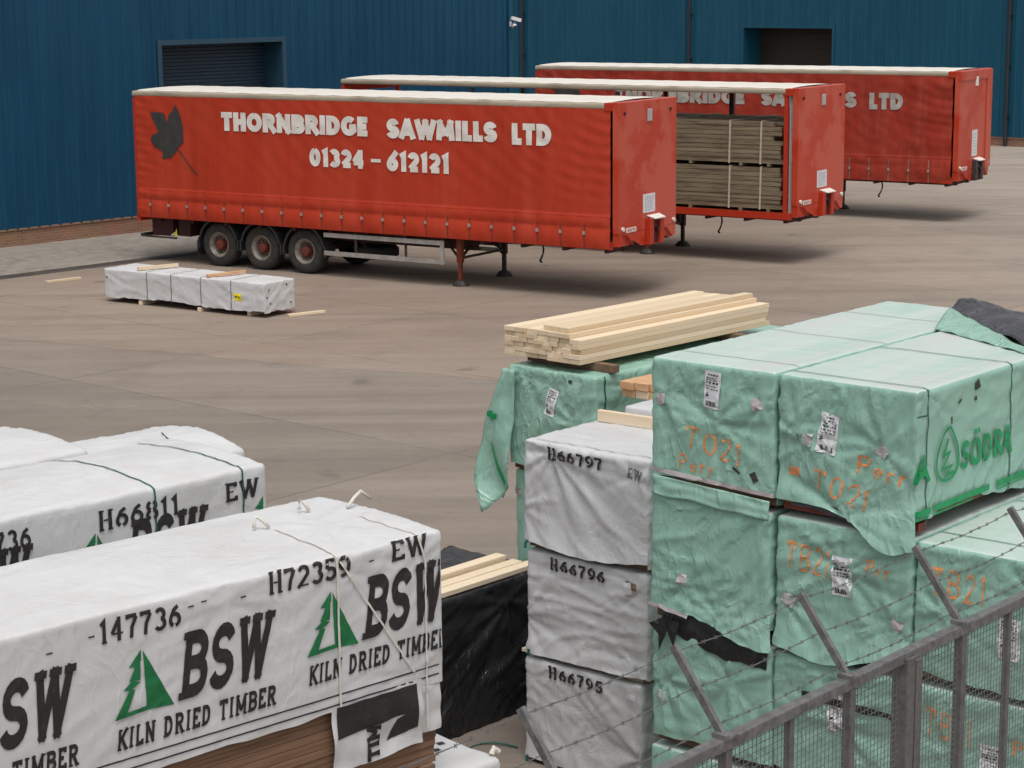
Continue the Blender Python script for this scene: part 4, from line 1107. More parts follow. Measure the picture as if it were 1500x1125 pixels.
A = Pack('wrapped_pack', 'nearest white timber pack with large black letters and loose rope ends', GW, (-.41 - 4.8 * .7314, 11.28 - 4.8 * .682, 2.05), 43, (4.8, 1.14, 1.45), M['white'],
         amp=.0035, topamp=.006, seed=11, ang=(.6, .4, .15), step=.03, r=.022, bottom=.56, ragged=.03, hump=.03,
         fans=((1, 4.05, 1.38, .5, .012), (1, 4.62, 1.33, .35, .010), (1, 3.3, 1.35, .7, .010), (2, 4.35, .5, .7, .015), (1, 4.55, .66, .4, .012), (2, 3.0, .1, .6, .012)))
tr, ink = [], []
for (u, v) in ((1.37, .875), (2.59, .88), (3.81, .925), (.15, .875)):
    a_, b_ = bsw_items(u, v); tr += a_; ink += b_
st_ = dict(t=.17, gap=.13, slab=True, thin=.08, serif=.12)
ink += [(wtext('147736', **st_), 2.53, 1.295, .48, .125, dict(rot=-1)), (wtext('H72359', **st_), 3.57, 1.33, .55, .125, dict(rot=-1)), (wtext('EW', **st_), 4.42, 1.34, .26, .12),
        (wtext('147736', **st_), 1.31, 1.295, .48, .125)]
ink += [(wtext('-', t=.2), u, v, .05, .04) for u, v in ((3.05, 1.36), (3.13, 1.37), (3.38, 1.34), (2.46, 1.33), (2.22, 1.30), (4.25, 1.36))]
# two printed rules above the lower hem
for z in (.60, .655):
    ink.append(([(0, [(k / 40, 0), ((k + 1) / 40, 0), ((k + 1) / 40, 1), (k / 40, 1)]) for k in range(40)], .02, z, 4.74, .009))
A.letters('printed_trees', M['inkg'], tr, umax=4.775)
A.letters('printed_lettering', M['ink'], ink, umax=4.775)
A.band('rope', M['rope'], [('f', 4.03, .58), ('f', 4.03, 1.44), ('t', 4.03, .0), ('t', 4.08, .62)], .014, off=.012)
A.band('rope', M['rope'], [('f', 4.05, 1.42), ('f', 4.57, .66)], .012, off=.012)
A.band('rope', M['rope'], [('f', 4.66, .30), ('f', 4.66, 1.30), ('f', 4.62, 1.43), ('t', 4.62, .0), ('t', 4.60, .5)], .012, off=.012)
for u, v, du in ((4.07, .66, -.05), (4.83 - .16, .70, .12), (4.48, .82, -.03)):
    m = MB(); b0 = A.S('t', u, v, .01)
    m.tube([b0, b0 + Vector((du * .6, .02, .045)), b0 + Vector((du * 1.2, .05, .065)), b0 + Vector((du * 1.7, .03, .012))], .011, 6); m.build('rope_tail', M['rope'], A.root, smooth=True)
# inner printed wrap showing under the hem at the right-hand end
m = MB()
iw = lambda u, v, off=0.0: Vector((u, -.012 + .018 * nz(u * 4, v * 5, 2) + .02 * nz(u * 9, v * 6, 4) - off, v))
m.grid(lambda u, t: iw(u, .235 + .05 * (4.78 - u) * -1.0 + .02 * nz(u * 5, 3) + (.62 - .235) * t), lin(3.97, 4.62, .03), lin(0, 1, .07))
m.build('inner_wrap', M['white'], A.root, smooth=True)
m = MB()
decal(m, wtext('TIM', t=.26, slab=True), iw, 4.30, .22, .20, .09, rot=90, off=.006)
decal(m, [(0, [(0, .45), (1, .55), (1, 1), (0, 1)])], iw, 4.0, .25, .58, .34, off=.004)
decal(m, [(0, [(0, 0), (1, .2), (1, 1), (.35, .7)])], iw, 4.36, .30, .22, .16, off=.004)
m.build('inner_print', M['ink'], A.root)
m = MB(); m.grid(lambda u, t: Vector((u, .004 + .012 * nz(u * 9, t * 4), .27 + .3 * t)), lin(4.60, 4.775, .03), lin(0, 1, .1)); m.build('inner_wrap_end', M['white'], A.root, smooth=True)

Bp = Pack('wrapped_pack', 'white timber pack with dark green straps numbered H66811, behind the nearest white pack', GW, (-1.61 - 5.2 * .7145, 12.97 - 5.2 * .6997, 2.40), 44.4, (5.2, 1.12, 1.10), M['white'],
          amp=.004, topamp=.007, seed=14, ang=(.6, .4, .1), step=.035, r=.028, bottom=.1, ragged=.03, hump=.05, fans=((1, 4.9, .95, .5, .012), (2, 4.3, .4, .8, .02), (2, 3.0, .7, .9, .02)))
tr, ink = [], []
for (u, v) in ((3.70, .56), (4.99, .565), (2.42, .56), (1.14, .56)):
    a_, b_ = bsw_items(u, v); tr += a_; ink += b_
ink += [(wtext('H66811', **st_), 3.90, .90, .60, .13), (wtext('EW', **st_), 4.86, .905, .26, .125), (wtext('147736', **st_), 2.95, .90, .48, .13)]
Bp.letters('printed_trees', M['inkg'], tr, umax=5.16)
Bp.letters('printed_lettering', M['ink'], ink, umax=5.16)
for u in (4.32, 5.0, 3.2): Bp.band('strap', M['strapg'], [('f', u, .12), ('f', u, 1.09), ('t', u, 0), ('t', u - .05, 1.1)], .013)

Cp = Pack('wrapped_pack', 'white netted timber pack with a loose strap tail, behind the H66811 pack', GW, (-2.01 - 1.6 * .731, 14.97 - 1.6 * .682, 2.10), 43, (1.6, 1.12, 1.05), M['white'],
          amp=.006, topamp=.010, seed=17, ang=(.6, .4, .4), step=.035, r=.03, bottom=.1, ragged=.03, hump=.10, lean=(.0, 0), fans=((2, 1.1, .5, .7, .03),))
Cp.letters('printed_lettering', M['ink'], [(wtext('EW', **st_), 1.30, .87, .22, .12)], umax=1.52)
m = MB(); m.tube([Cp.S('t', 1.05, .30, .010), Cp.S('t', 1.02, .10, .010), Cp.S('t', 1.10, .04, .012), Cp.S('t', 1.22, .55, .012)], .005, 6); m.build('strap_tail', M['cable'], Cp.root)
Ep = Pack('wrapped_pack', 'flat-topped white timber pack at the left photo edge, behind the H66811 pack', GW, (-2.90 - 3.6 * .7145, 13.62 - 3.6 * .6997, 2.45), 44.4, (3.6, 1.1, 1.01), M['white'],
          amp=.006, topamp=.008, seed=19, ang=(.6, .4, .3), step=.04, r=.04, bottom=.1, hump=.05)
# the packs they stand on
lower_names = [('white timber pack under the plain flat-topped pack at the back left', (-2.90 - 3.6 * .7145, 13.62 - 3.6 * .6997, 1.23), 44.4, (3.6, 1.1, 1.22)),
               ('bottom white timber pack below the plain flat-topped pack at the back left', (-2.90 - 3.6 * .7145, 13.62 - 3.6 * .6997, 0), 44.4, (3.6, 1.1, 1.22)),
               ('white timber pack directly under the nearest lettered pack, its right end sticking out', (-.41 - 4.35 * .7314, 11.28 - 4.35 * .682, 1.0), 43, (4.8, 1.14, 1.0)),
               ('bottom white timber pack of the nearest stack on the left', (-.41 - 4.5 * .7314, 11.28 - 4.5 * .682, 0), 43, (4.8, 1.14, 1.0)),
               ('white timber pack under the pack numbered H66811', (-1.61 - 5.1 * .7145, 12.97 - 5.1 * .6997, 1.20), 44.4, (5.0, 1.12, 1.2)),
               ('bottom white timber pack below the pack numbered H66811', (-1.61 - 5.1 * .7145, 12.97 - 5.1 * .6997, 0), 44.4, (5.0, 1.12, 1.2)),
               ('white timber pack under the netted pack at the back', (-2.01 - 1.6 * .731, 14.97 - 1.6 * .682, 1.05), 43, (1.6, 1.12, 1.05)),
               ('bottom white timber pack below the netted pack at the back', (-2.01 - 1.6 * .731, 14.97 - 1.6 * .682, 0), 43, (1.6, 1.12, 1.05))]
for i, (nm, o_, yw, d_) in enumerate(lower_names):
    Pl = Pack('wrapped_pack', nm, GW, o_, yw, d_, M['white'], amp=.01, topamp=.012, seed=30 + i, ang=(.5, .4, .2), step=.05 if i == 2 else .12, r=.04)
    if i == 2:
        Pl.letters('printed_lettering', M['ink'], [([(0, [(0, 0), (1, 0), (1, 1), (0, 1)])], 4.30 + .09 * k, .36 + .05 * math.sin(k * 2), .05, .035) for k in range(5)], face='t')
        m = MB(); b0 = Pl.S('t', 4.78, .05, .02); m.tube([b0 + Vector((-.03, 0, 0)), b0 + Vector((0, .01, .03)), b0 + Vector((.03, .0, 0))], .018, 8); m.build('strap_tail', M['rope'], Pl.root)

# ================================================================== BLACK PACK AND PLANKS
K = Pack('black_pack', 'timber pack wrapped in shiny black plastic standing on the ground between white stacks', None, (-.64 - 1.25 * .669, 17.07 - 1.25 * .743, .0), 48, (2.62, 1.15, 1.29), M['black'], amp=.035, topamp=.01, seed=21,
         ang=(.5, .55, .2), step=.03, r=.03, bottom=.02, ragged=.02, fans=((1, 2.1, 1.1, 1.2, .05), (1, 1.2, .1, .9, .03), (1, 2.6, .3, .7, .03)))
for i, (v, lb) in enumerate(((.10, 'pine plank lying along the front top edge of the black-wrapped pack'), (.24, 'pine plank lying just behind the front edge plank on the black-wrapped pack'), (.40, 'rear pine plank of the three on the black-wrapped pack'))):
    plank('plank', lb, onpack(K, .1 + .03 * i, v, 1.30), onpack(K, 2.58 - .05 * i, v, 1.30), .125, .045 + (.04 if i == 2 else 0), 'pine', group='planks on the black pack')
plank('batten', 'pine batten end poking out between the two lower white packs of the H66 stack', (.09 + -.10 * .76 + .1 * .65, 16.65 + .10 * .65 + .1 * .76, .935), (.09 + 1.2 * .76 + .1 * .65, 16.65 - 1.2 * .65 + .1 * .76, .935), .05, .03, 'pine', cat='batten')

# ================================================================== STACK OF GREY-WHITE PACKS
GWW = 'grey-white packs stencilled with H numbers'
wd_ = (1.30, 3.2, .93)
WF = {0: ((1, .30, .86, 1.5, .042), (1, 1.2, .8, .5, .02), (1, -.05, .35, .6, .022)), 1: ((1, -.05, .35, .8, .03), (1, 1.22, .80, .5, .03), (1, 1.25, .1, .8, .02)), 2: ((1, 1.25, .3, .9, .03), (1, .05, .75, .6, .02), (1, .7, .55, .5, .02))}
for i, (num, z, lb) in enumerate((('H66797', 1.90, 'grey-white timber pack stencilled H66797, on top of its stack'), ('H66796', .95, 'grey-white timber pack stencilled H66796, middle of its stack'), ('H66795', .0, 'grey-white timber pack stencilled H66795, bottom of its stack by the fence arm'))):
    Wp = Pack('wrapped_pack', lb, GWW, (.09 + .02 * (i == 1), 16.65, z), -40.5, (1.30 - .03 * i, 3.2, .93), M['white2'], amp=.012, topamp=.010, seed=41 + i, ang=(.4, (-.75, .35, -.45)[i], .2), step=.026, r=.035,
              bottom=.03, ragged=.04, fans=WF[i], bearmat='bearer', hem=(lambda u: .085 - .06 * math.sin(u * 2.6) - .02 * u, lambda u: .02 + .02 * u, lambda u: .04)[i])
    Wp.letters('stencilled_number', M['ink'], [(wtext(num, t=.19, gap=.16, slab=True, thin=.10, serif=.12, wob=.03), .27, .80, .58, .105, dict(rot=-1.5))], off=.013)
    if i == 0:
        Wp.letters('stencilled_mark', M['strapd'], [(wtext('EW', t=.16, slab=True, wob=.05), 1.10, .77, .14, .09, dict(rot=-12))])
        Wp.band('printed_line', M['strapd'], [('t', .1, .06), ('t', 1.28, .06)], .008)
        W0 = Wp
    if i == 1: Wp.patch('worn_corner', M['bearer'], 'f', 1.05, .79, .12, .06, rot=-6); Wp.patch('torn_film', M['white'], 'f', 1.06, .73, .08, .10, rot=10, off=.012)
    if i == 2: Wp.patch('torn_film', M['paper'], 'f', 1.08, .80, .10, .05, rot=-6)
    for u in (.04,): Wp.band('strap', M['strapg'], [('f', u, .0), ('f', u, .06)], .03)
plank('batten', 'pine batten laid across the top of the H66797 pack', onpack(W0, .06, .95, .935), onpack(W0, 1.28, 1.0, .935), .05, .10, 'pine', cat='batten')
bt = thing('timber_bundle', 'small bundle of reddish sawn boards on top of the H66797 pack', 'timber bundle', onpack(W0, -.28, 1.72, .99), -44)
rnd = random.Random(5)
for i in range(2):
    for j in range(6):
        y0 = rnd.uniform(-.03, .03)
        MB().box((j * .155, y0, i * .075), (j * .155 + .148, 1.5 + y0, i * .075 + .07), ch=.004).build('board', M['redpine'] if (i + j) % 2 == 0 or i == 1 else M['pine'], bt)
wp2 = Pack('wrapped_pack', 'small flat white-wrapped pack lying on the H66797 pack in front of the reddish boards', None, onpack(W0, .18, 1.15, .93), -40.5, (1.0, .42, .12), M['white2'], amp=.006, seed=47, r=.03, step=.04, bottom=.01, ragged=.01, bearers=False)

# ================================================================== GREEN STACK WITH THE BUNDLE ON TOP, BEHIND
GP = 'green packs of the rear stack'
for i, (z, lb) in enumerate(((2.03, 'green-wrapped timber pack with a loose flap, under the bundle of fresh boards'), (1.015, 'green-wrapped timber pack second from the top of the rear stack'), (0, 'bottom green-wrapped timber pack of the rear stack'))):
    Pp = Pack('wrapped_pack', lb, GP, (-.03 + .06 * i, 18.97 + .02 * i, z), -42, (1.07, 3.4, 1.01), M['greenp'] if i == 0 else M['green'], amp=.014, topamp=.008, seed=51 + i, ang=(.3, .6, .2), step=.03 if i == 0 else .08, r=.03, bottom=.05, ragged=.05,
              fans=((1, .85, .52, .7, .035), (1, .2, .95, .6, .03), (0, .45, .9, .6, .03), (0, .1, .5, .5, .03)))
    if i == 0:
        P0 = Pp
        Pp.label('f', .45, .60, .12, .26, rot=-14)
        Pp.patch('tear_hole', M['darkmetal'], 'f', .86, .50, .08, .02, rot=10); Pp.patch('tear_hole', M['darkmetal'], 'f', .75, .92, .04, .03); Pp.patch('tear_hole', M['darkmetal'], 'r', .56, .82, .03, .04)
        Pp.band('strap', M['strapg'], [('r', .12, .05), ('r', .12, 1.0)], .02)
        # loose flap blown out past the left edge
        def flap(t, w):
            top = Vector((.03, -.02, .99)); e = Vector((.14 - .06 * t, -.04 - .02 * t, .985 - 1.14 * t))
            wid = .15 + .24 * math.sin(min(1, t * 1.08) * math.pi * .62) ** 1.3 - .14 * max(0, t - .82) / .18
            o_ = e + Vector((-wid * w, -.10 * w * t + .05 * math.sin(w * 5 + t * 6) * t, -.26 * w * t * t))
            o_.y += .02 * nz(t * 6, w * 4, 7) - .03
            if t > .97: o_.z += .05 * nz(w * 14, 3)
            return o_
        m = MB(); m.grid(flap, lin(0, 1, .035), lin(0, 1, .08)); m.build('loose_flap', M['green'], Pp.root, smooth=True, solid=.003)
        m = MB()
        for (ta, wa, tb, wb) in ((.60, .55, .95, .15), (.58, .62, .93, .24)):
            pts = [flap(ta + (tb - ta) * k / 12, wa + (wb - wa) * k / 12) + Vector((0, -.012, 0)) for k in range(13)]
            m.add([p + Vector((0, 0, d_)) for p in pts for d_ in (-.018, .018)], [(2 * k, 2 * k + 2, 2 * k + 3, 2 * k + 1) for k in range(12)])
        pts = [flap(.36 + .005 * k, .75 + .22 * math.sin(k * .8)) + Vector((0, -.014, 0)) for k in range(9)]
        m.add([p + Vector((0, 0, d_)) for p in pts for d_ in (-.02, .02)], [(2 * k, 2 * k + 2, 2 * k + 3, 2 * k + 1) for k in range(8)])
        m.build('flap_print', M['sodra'], Pp.root)
    elif i == 1: Pp.patch('tape_patch', M['tape'], 'f', .0, .75, .07, .08)
for (t_, lb) in ((.25, 'dark bearer under the front end of the fresh board bundle'), (2.35, 'dark bearer under the far end of the fresh board bundle')):
    a = Vector((.63, 18.38, 0)) + Vector((.682, .731, 0)) * t_
    w_ = Vector((-.731, .682, 0))
    plank('bearer', lb, tuple(a - w_ * .22 + Vector((0, 0, 3.05))), tuple(a + w_ * .85 + Vector((0, 0, 3.05))), .09, .075, 'bearer', cat='bearer')
bt = thing('timber_bundle', 'long bundle of fresh yellow pine boards on top of the rear green stack', 'timber bundle', (.63, 18.38, 3.13), 47)
rnd = random.Random(8)
layers = [(.0, .95), (.0, .95), (.0, .95), (.0, .95), (.0, .95), (.13, .95), (.17, .50)]
z = 0.0; h = .046
for i, (ya, yb) in enumerate(layers):
    n = max(1, round((yb - ya) / (.145, .10, .12, .095, .145, .14, .11)[i])); w_ = (yb - ya) / n
    for j in range(n):
        e0 = rnd.uniform(-.012, .02); e1 = rnd.uniform(-.10, .0)
        if i == 6: e0 += .03; e1 -= (.05, .30, .45)[j % 3]
        MB().box((e0, ya + j * w_ + .0015, z + .001), (2.95 + e1, ya + (j + 1) * w_ - .0015, z + h - .001), ch=.003).build('board', [M['pine']], bt)
    z += h

# ================================================================== GREEN STACKS, FRONT RIGHT
GG = 'green-wrapped packs of the front right stacks'
GY = -40.5
gx = Vector((math.cos(R(GY)), math.sin(R(GY)), 0)); gy = Vector((-gx.y, gx.x, 0)); GO = Vector((1.02, 14.58, 0))
def gpt(u, v, z): return tuple(GO + gx * u + gy * v + Vector((0, 0, z)))
SP = dict(t=.105, gap=.24, wob=.05)
def green(u, z, w, L_, h, lb, seed, fans=(), amp=.013, ang=.7, step=.026, bottom=.05, ragged=.05, v=0.0, bearmat='bearer', hem=None):
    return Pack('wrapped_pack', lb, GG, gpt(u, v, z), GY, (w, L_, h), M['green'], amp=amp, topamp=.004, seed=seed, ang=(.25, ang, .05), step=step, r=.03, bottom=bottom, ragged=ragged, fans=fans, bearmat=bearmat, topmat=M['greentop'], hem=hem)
# column one (left)
g14 = green(0, 2.93, 1.06, 3.35, .97, 'top left green-wrapped pack sprayed orange TO21, paper label near its top edge', 61, ((1, .08, .70, .7, .03), (1, .98, .74, .6, .03), (1, .55, .55, .8, .035), (1, .1, .12, .6, .02)), ang=.9, bottom=.10)
g14.label('f', .46, .66, .14, .27, rot=-4)
g14.patch('tape_patch', M['tape'], 'f', .05, .62, .08, .09); g14.patch('tape_patch', M['tape'], 'f', .90, .67, .09, .09, rot=25)
g14.letters('sprayed_marking', M['orange'], [(wtext('TO21', **SP), .30, .34, .50, .17, dict(rot=-9)), (wtext('Perr', t=.11, gap=.15, wob=.03), .23, .17, .33, .12, dict(rot=-4))])
g14.patch('tape_strip', M['tape'], 'f', .01, .125, 1.05, .032, rot=-2.6, off=.012)
m = MB(); m.grid(lambda u, t: Vector((u, -.012 - .012 * t + .012 * nz(u * 5, t * 3, 2), .10 - .048 * u / 1.0 - (.14 + .02 * nz(u * 4, 1)) * t)), lin(.02, 1.04, .04), lin(0, 1, .12)); m.build('hem_flap', M['green'], g14.root, smooth=True, solid=.002)
g14.patch('tear_hole', M['darkmetal'], 'f', .90, .16, .05, .07, rot=30); g14.patch('tear_hole', M['darkmetal'], 'f', .72, .24, .07, .02, rot=-30)
for v in (.32, 1.5, 2.6): g14.band('strap', M['strapd'], [('f', .0, .96), ('t', .0, v), ('t', 1.06, v)], .008, off=.004)
g13 = green(.0, 1.93, 1.05, 3.35, .96, 'green-wrapped pack below the top left TO21 pack, wrinkled with one grey tape square', 62, ((1, .29, .3, .7, .03), (1, .95, .9, .7, .03), (1, .6, .1, .7, .03)), ang=.5, bottom=.09, hem=lambda u: .10 - .16 * math.exp(-((u - .98) / .42) ** 2))
g13.patch('tape_patch', M['tape'], 'f', .25, .30, .075, .08)
g13.patch('tape_strip', M['tape'], 'f', .0, .10, .36, .03, rot=-6, off=.014)
m = MB()     # black sheet hanging out of the foot of the pack
m.grid(lambda u, t: Vector((.12 + u, -.0 - .02 * math.sin(t * 2.4) - .01 * nz(u * 6, t * 4), .09 - .15 * u * u - (.13 + .10 * math.sin(u * 3.2) + .03 * nz(u * 8, 2)) * t)), lin(0, .92, .03), lin(0, 1, .1)); m.build('hanging_sheet', M['black'], g13.root, smooth=True)
m = MB()
for (a_, b_, c_) in (((.10, .02), (.24, .06), (.13, -.22)), ((.14, .04), (.30, .03), (.26, -.17)), ((.02, -.03), (.14, .03), (.12, -.09))):
    m.add([(a_[0], -.055, a_[1]), (b_[0], -.05, b_[1]), (c_[0], -.075, c_[1]), ((a_[0] + b_[0]) / 2, -.075, (a_[1] + b_[1]) / 2)], [(0, 3, 2), (3, 1, 2)])
m.build('torn_strip', M['black'], g13.root)
g12 = green(.02, .965, 1.05, 3.35, .93, 'green-wrapped pack with torn black sheet hanging over it, left column beside the grey-white stack', 63, ((1, .1, .5, .7, .03), (1, .7, .6, .7, .03)), ang=.3)
g12.patch('tape_patch', M['tape'], 'f', .05, .33, .075, .085)
g11 = green(0, 0, 1.05, 3.35, .93, 'bottom green-wrapped pack of the left column beside the grey-white stack', 64, step=.07)
# column two
g24 = green(1.095, 2.93, 1.085, 3.35, .97, 'top right green-wrapped pack with bright green tree emblem and lettering on its long side', 65,
            ((1, .24, .52, .6, .03), (1, .82, .55, .6, .035), (1, .05, .6, .5, .03), (1, .55, .05, .8, .04), (0, .12, .95, .6, .022), (0, 1.32, .95, .5, .018), (0, .1, .1, .4, .012)), ang=1.1, bottom=.10, ragged=.1, bearmat='redwood', hem=lambda u: .085 - .24 * math.exp(-((u - .93) / .30) ** 2))
g24.label('f', .32, .47, .15, .28, rot=-6)
g24.patch('tape_patch', M['tape'], 'f', .20, .50, .075, .085, rot=-8); g24.patch('tape_patch', M['tape'], 'f', .77, .52, .09, .08, rot=-28)
g24.letters('sprayed_marking', M['orange'], [(wtext('-', t=.6), .06, .25, .15, .10), (wtext('TO21', **SP), .28, .19, .46, .16, dict(rot=-12)), (wtext('Perr', t=.12, gap=.12, wob=.04), .62, .36, .40, .13, dict(rot=-8))])
# emblem: a leaf-shaped ring with a zigzag tree, then the name, on the long side
SD = g24.fn('r')
m = MB()
ring = [(math.cos(R(a)) * .145 * (1 - .18 * math.sin(R(a))), math.sin(R(a)) * .16 + (.05 * max(0, math.sin(R(a))) ** 3)) for a in range(90, 451, 12)]
for uc in (.40, 1.75):
    for q in ribbon(ring, .022): decal(m, [(0, [tuple(p) for p in q])], SD, uc, .46, 1, 1, off=.017, step=.03)
    for q in ribbon([(0, .15), (-.055, .04), (.03, .05), (-.075, -.055), (.06, -.045), (-.02, -.10), (.09, -.095)], .026): decal(m, [(1, [tuple(p) for p in q])], SD, uc, .44, 1, 1, off=.017, step=.03)
    decal(m, wtext('S', t=.19), SD, uc + .20, .335, .10, .20, off=.012)
    decal(m, wtext('O', t=.215, slab=False), SD, uc + .325, .335, .145, .20, off=.017)
    for dx_ in (.37, .42): decal(m, [(0, [(0, 0), (1, 0), (1, 1), (0, 1)])], SD, uc + dx_ - .01, .56, .034, .034, off=.017)
    decal(m, wtext('D', t=.215, slab=False), SD, uc + .50, .335, .125, .20, off=.017)
    decal(m, wtext('R', t=.215, slab=False), SD, uc + .655, .335, .125, .20, off=.017)
    decal(m, wtext('A', t=.215, slab=False), SD, uc + .79, .335, .14, .20, off=.017)
decal(m, wtext('A', t=.215, slab=False), SD, -.02, .345, .16, .19, off=.017)
for a, b in ((.0, .18), (.22, 1.02), (1.12, 2.3), (2.4, 3.2)):
    decal(m, [(0, [(k / 8, 0), ((k + 1) / 8, 0), ((k + 1) / 8, 1), (k / 8, 1)]) for k in range(8)], SD, a, .115, b - a, .045, off=.017)
    decal(m, [(0, [(k / 8, 0), ((k + 1) / 8, 0), ((k + 1) / 8, 1), (k / 8, 1)]) for k in range(8)], SD, a, .092, (b - a) * .7, .012, off=.017)
m.build('printed_emblem', M['sodra'], g24.root)
for v in (.13, 1.32, 2.5): g24.band('strap', M['strapg'], [('r', v, .05), ('r', v, .965), ('t', 1.085, v), ('t', .0, v)], .014)
g24.band('strap', M['strapg'], [('r', .0, .80), ('r', .14, .80)], .01)
g24.patch('tear_hole', M['darkmetal'], 'r', .78, .86, .07, .06, rot=20); g24.patch('tear_hole', M['darkmetal'], 'r', .78, .79, .03, .03); g24.patch('tear_hole', M['darkmetal'], 'r', .45, .68, .02, .05); g24.patch('tear_hole', M['darkmetal'], 'r', .55, .80, .05, .02, rot=30)
# black film under the ragged foot of the cover
m = MB(); m.grid(lambda u, t: Vector((u, .004 + .012 * nz(u * 7, t * 3), .14 - .10 * u - (.07 + .03 * nz(u * 5, 4)) * t)), lin(.12, .98, .04), lin(0, 1, .2)); m.build('hem_edge', M['tarp'], g24.root, smooth=True)
g23 = green(1.095, 1.93, 1.08, 3.35, .96, 'green-wrapped pack with orange TB21 and a paper label, below the emblem pack', 66, ((1, .08, .35, .7, .03), (1, .95, .35, .6, .03), (1, .55, .65, .8, .03)), ang=.5, bottom=.08, bearmat='redwood', hem=lambda u: .03 - .10 * math.exp(-((u - .45) / .3) ** 2) + .06 * u)
g23.label('f', .46, .47, .16, .28, rot=0)
g23.letters('sprayed_marking', M['orange'], [(wtext('TB21', t=.11, gap=.18, wob=.03), .08, .60, .36, .20, dict(rot=-4)), (wtext('Prr', t=.16, gap=.1, wob=.05), .72, .68, .2, .09, dict(rot=-6))])
g23.patch('tape_patch', M['tape'], 'f', .05, .35, .10, .085, rot=-25); g23.patch('tape_patch', M['tape'], 'f', .92, .32, .09, .085, rot=-18)
m = MB(); m.grid(lambda u, t: Vector((u, .004 + .012 * nz(u * 7, t * 3), .10 - (.08 + .03 * nz(u * 5, 4)) * t)), lin(.10, 1.0, .04), lin(0, 1, .2)); m.build('hem_edge', M['black'], g23.root, smooth=True)
g22 = green(1.09, .965, 1.08, 3.35, .93, 'green-wrapped pack with paper label behind the fence mesh, third down under the emblem pack', 67, ((1, .5, .5, .8, .03),), ang=.4, ragged=.08)
g22.label('f', .46, .45, .15, .28)
m = MB(); m.grid(lambda u, t: Vector((u, -.024 + .012 * nz(u * 7, t * 3), .70 - .02 * u - (.05 + .03 * nz(u * 5, 4)) * t)), lin(.25, 1.05, .04), lin(0, 1, .2)); m.build('hem_edge', M['black'], g22.root, smooth=True)
g21 = green(1.09, 0, 1.08, 3.35, .93, 'bottom green-wrapped pack under the emblem pack', 68, step=.07)
# column three, one pack lower
g33 = green(2.20, 1.93, 1.10, 3.35, .96, 'green-wrapped pack sprayed orange TB21 at the right edge, lower than the emblem pack', 69, ((1, .2, .5, .7, .03), (1, .9, .7, .6, .03)), ang=.4, bottom=.06)
g33.letters('sprayed_marking', M['orange'], [(wtext('TB21', **SP), .12, .62, .40, .20, dict(rot=-2))])
g33.label('f', .62, .28, .16, .28)
for v in (.3, 1.4, 2.5): g33.band('strap', M['strapg'], [('t', .0, v), ('t', 1.1, v)], .012)
g32 = green(2.20, .965, 1.10, 3.35, .93, 'green-wrapped pack with orange writing low behind the fence mesh at the right edge', 70, ((1, .3, .5, .8, .03),), ang=.5)
g32.letters('sprayed_marking', M['orange'], [(wtext('TB21', t=.11, gap=.18, wob=.03), .10, .60, .36, .20, dict(rot=-4)), (wtext('Prr', t=.16, gap=.1, wob=.05), .75, .60, .22, .10)])
g32.label('f', .52, .35, .15, .28)
g31 = green(2.20, 0, 1.10, 3.35, .93, 'bottom green-wrapped pack behind the fence at the right edge', 71, step=.07)

# dark sheet thrown over the far end of the top packs
def sheet(u, v):
    cu = .80 + 1.28 * u + .15 * v; cv = 2.95 - 1.20 * u + (.46 + .75 * u) * v
    a = Vector(gpt(cu, cv, 3.905))
    a.z += .025 + .05 * math.exp(-((v - .25) / .22) ** 2) + .05 * max(0, nz(u * 3, v * 4, 6)) + .03 * nz(u * 7, v * 7, 9) + .05 * math.sin(math.pi * min(1, v * 1.2)) - max(0, cu - 2.16) * .9
    return a
m = MB(); m.grid(sheet, lin(0, 1.25, .03), lin(0, 1, .03))
sh = m.build('plastic_sheet', M['tarp'], smooth=True, solid=.004); tag(sh, 'crumpled dark grey plastic sheet with a folded green edge lying on the emblem pack', 'sheet')
def edge(u, v):
    lo_ = Vector((1.06 + 1.08 * u, 2.25 - .58 * u)); hi_ = Vector((.80 + 1.32 * u, 2.97 - 1.26 * u)); q = lo_ + (hi_ - lo_) * v
    a = Vector(gpt(q.x, q.y, 3.905))
    a.z += .008 + .055 * math.sin(math.pi * .6 * v) * (1 - .6 * u) + .012 * nz(u * 8, v * 3, 4)
    return a
m = MB(); m.grid(edge, lin(0, 1.0, .03), lin(0, 1, .1)); m.build('folded_edge', M['greenp'], sh, smooth=True, solid=.003)

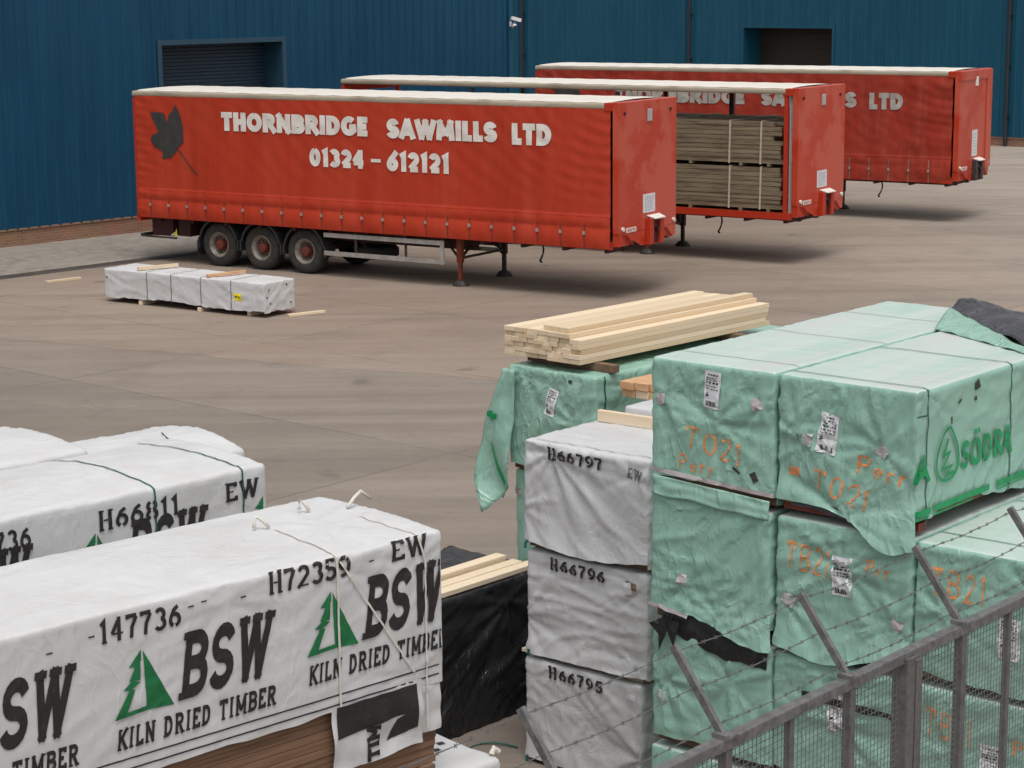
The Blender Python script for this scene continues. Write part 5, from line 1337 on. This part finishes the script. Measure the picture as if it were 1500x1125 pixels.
# ================================================================== FENCE
FA = math.atan2(10.62 - 8.15, 2.75 - .59)
fd = Vector((math.cos(FA), math.sin(FA), 0)); fnv = Vector((-fd.y, fd.x, 0))
F0 = Vector((1.61, 9.34, 0)); FH = 3.28
fence = thing('fence', 'grey galvanised mesh fence with slanted arms and barbed wire across the bottom right', 'fence', tuple(F0), math.degrees(FA))
def fl(s_, o_, z): return (s_, o_, z)
S0, S1 = -3.3, 3.4
m = MB(); m.box((S0, -.03, FH - .055), (S1, .03, FH), ch=.006); m.build('top_rail', M['galv'], fence)
m = MB(); m.box((S0, -.02, .12), (S1, .02, .17)); m.build('bottom_rail', M['galv'], fence)
posts = [(-3.15, 1), (-2.08, 1), (-1.03, 1), (0, 1), (1.09, 1), (2.14, 1), (3.2, 1)]
for k, (s_, arm) in enumerate(posts):
    m = MB(); m.box((s_ - .024, -.024, 0), (s_ + .024, .024, FH - .056), ch=.004); m.build('post', M['galvdk'], fence)
    m = MB(); m.bar((s_, .0, FH - .02), (s_, .29, FH + .36), .034, .026, up=(1, 0, 0)); m.box((s_ - .035, -.045, FH + .001), (s_ + .035, .045, FH + .012)); m.box((s_ - .05, -.04, FH + .0), (s_ - .02, .04, FH + .022))
    m.build('arm', M['galv'], fence)
for s_ in (-3.68 + 1.07, -1.56, -.52, 1.60, 2.66):
    m = MB(); m.box((s_ - .018, -.018, 0), (s_ + .018, .018, FH - .056), ch=.004); m.build('post', M['galvdk'], fence)
for s_, w_ in ((.51, .038), (.592, .032)):
    m = MB(); m.box((s_ - w_, -.045, 0), (s_ + w_, .045, FH - .03 if w_ > .035 else FH - .056), ch=.005); m.build('post', M['galvdk'], fence)
edges = [-3.15, -2.08, -1.03, 0, .55, 1.09, 2.14, 3.2]
rnd = random.Random(3)
for a, b in zip(edges, edges[1:]):
    m = MB(); p = .034; wv = .0012
    for s_ in lin(a + .04, b - .04, p): m.box((s_ - wv, -.003, .17), (s_ + wv, .0, FH - .06))
    for z in lin(.2, FH - .08, p): m.box((a + .03, .0005, z - wv), (b - .03, .0035, z + wv))
    m.build('mesh_panel', M['wire'], fence)
for q in (.18, .58, .98):
    m = MB(); pts = []
    for s_ in lin(S0, S1, .12):
        k = (s_ - .0) % 1.05 / 1.05
        pts.append((s_, .29 * q, FH + .36 * q - .02 - .018 * math.sin(math.pi * k) + .004 * nz(s_ * 5, q)))
    m.tube(pts, .0022, 5)
    m.tube([(x, y + .003 * math.sin(i * 2.1), z + .003 * math.cos(i * 2.1)) for i, (x, y, z) in enumerate(pts)], .0018, 4)
    s_ = S0 + .03
    while s_ < S1:
        i = min(len(pts) - 2, int((s_ - S0) / (S1 - S0) * (len(pts) - 1))); a = Vector(pts[i]); b = Vector(pts[i + 1]); c0 = a + (b - a) * (((s_ - S0) / (S1 - S0) * (len(pts) - 1)) - i)
        for an in (20, 110):
            d = Vector((.25, math.cos(R(an)), math.sin(R(an)))) * .012
            m.bar(c0 - d, c0 + d, .0028)
        s_ += .10 + rnd.uniform(-.01, .01)
    m.build('barbed_wire', M['barb'], fence)

# loose green strapping on the ground by the black pack
m = MB(); pts = [Vector((.02 - .5 * math.sin(k * .22), 16.9 - .06 * k + .3 * math.sin(k * .4), .012 + .01 * math.sin(k))) for k in range(14)]
m.tube(pts, .008, 6); tag(m.build('loose_strap', M['strapg']), 'loose green strap curled on the ground beside the black pack', 'strap')
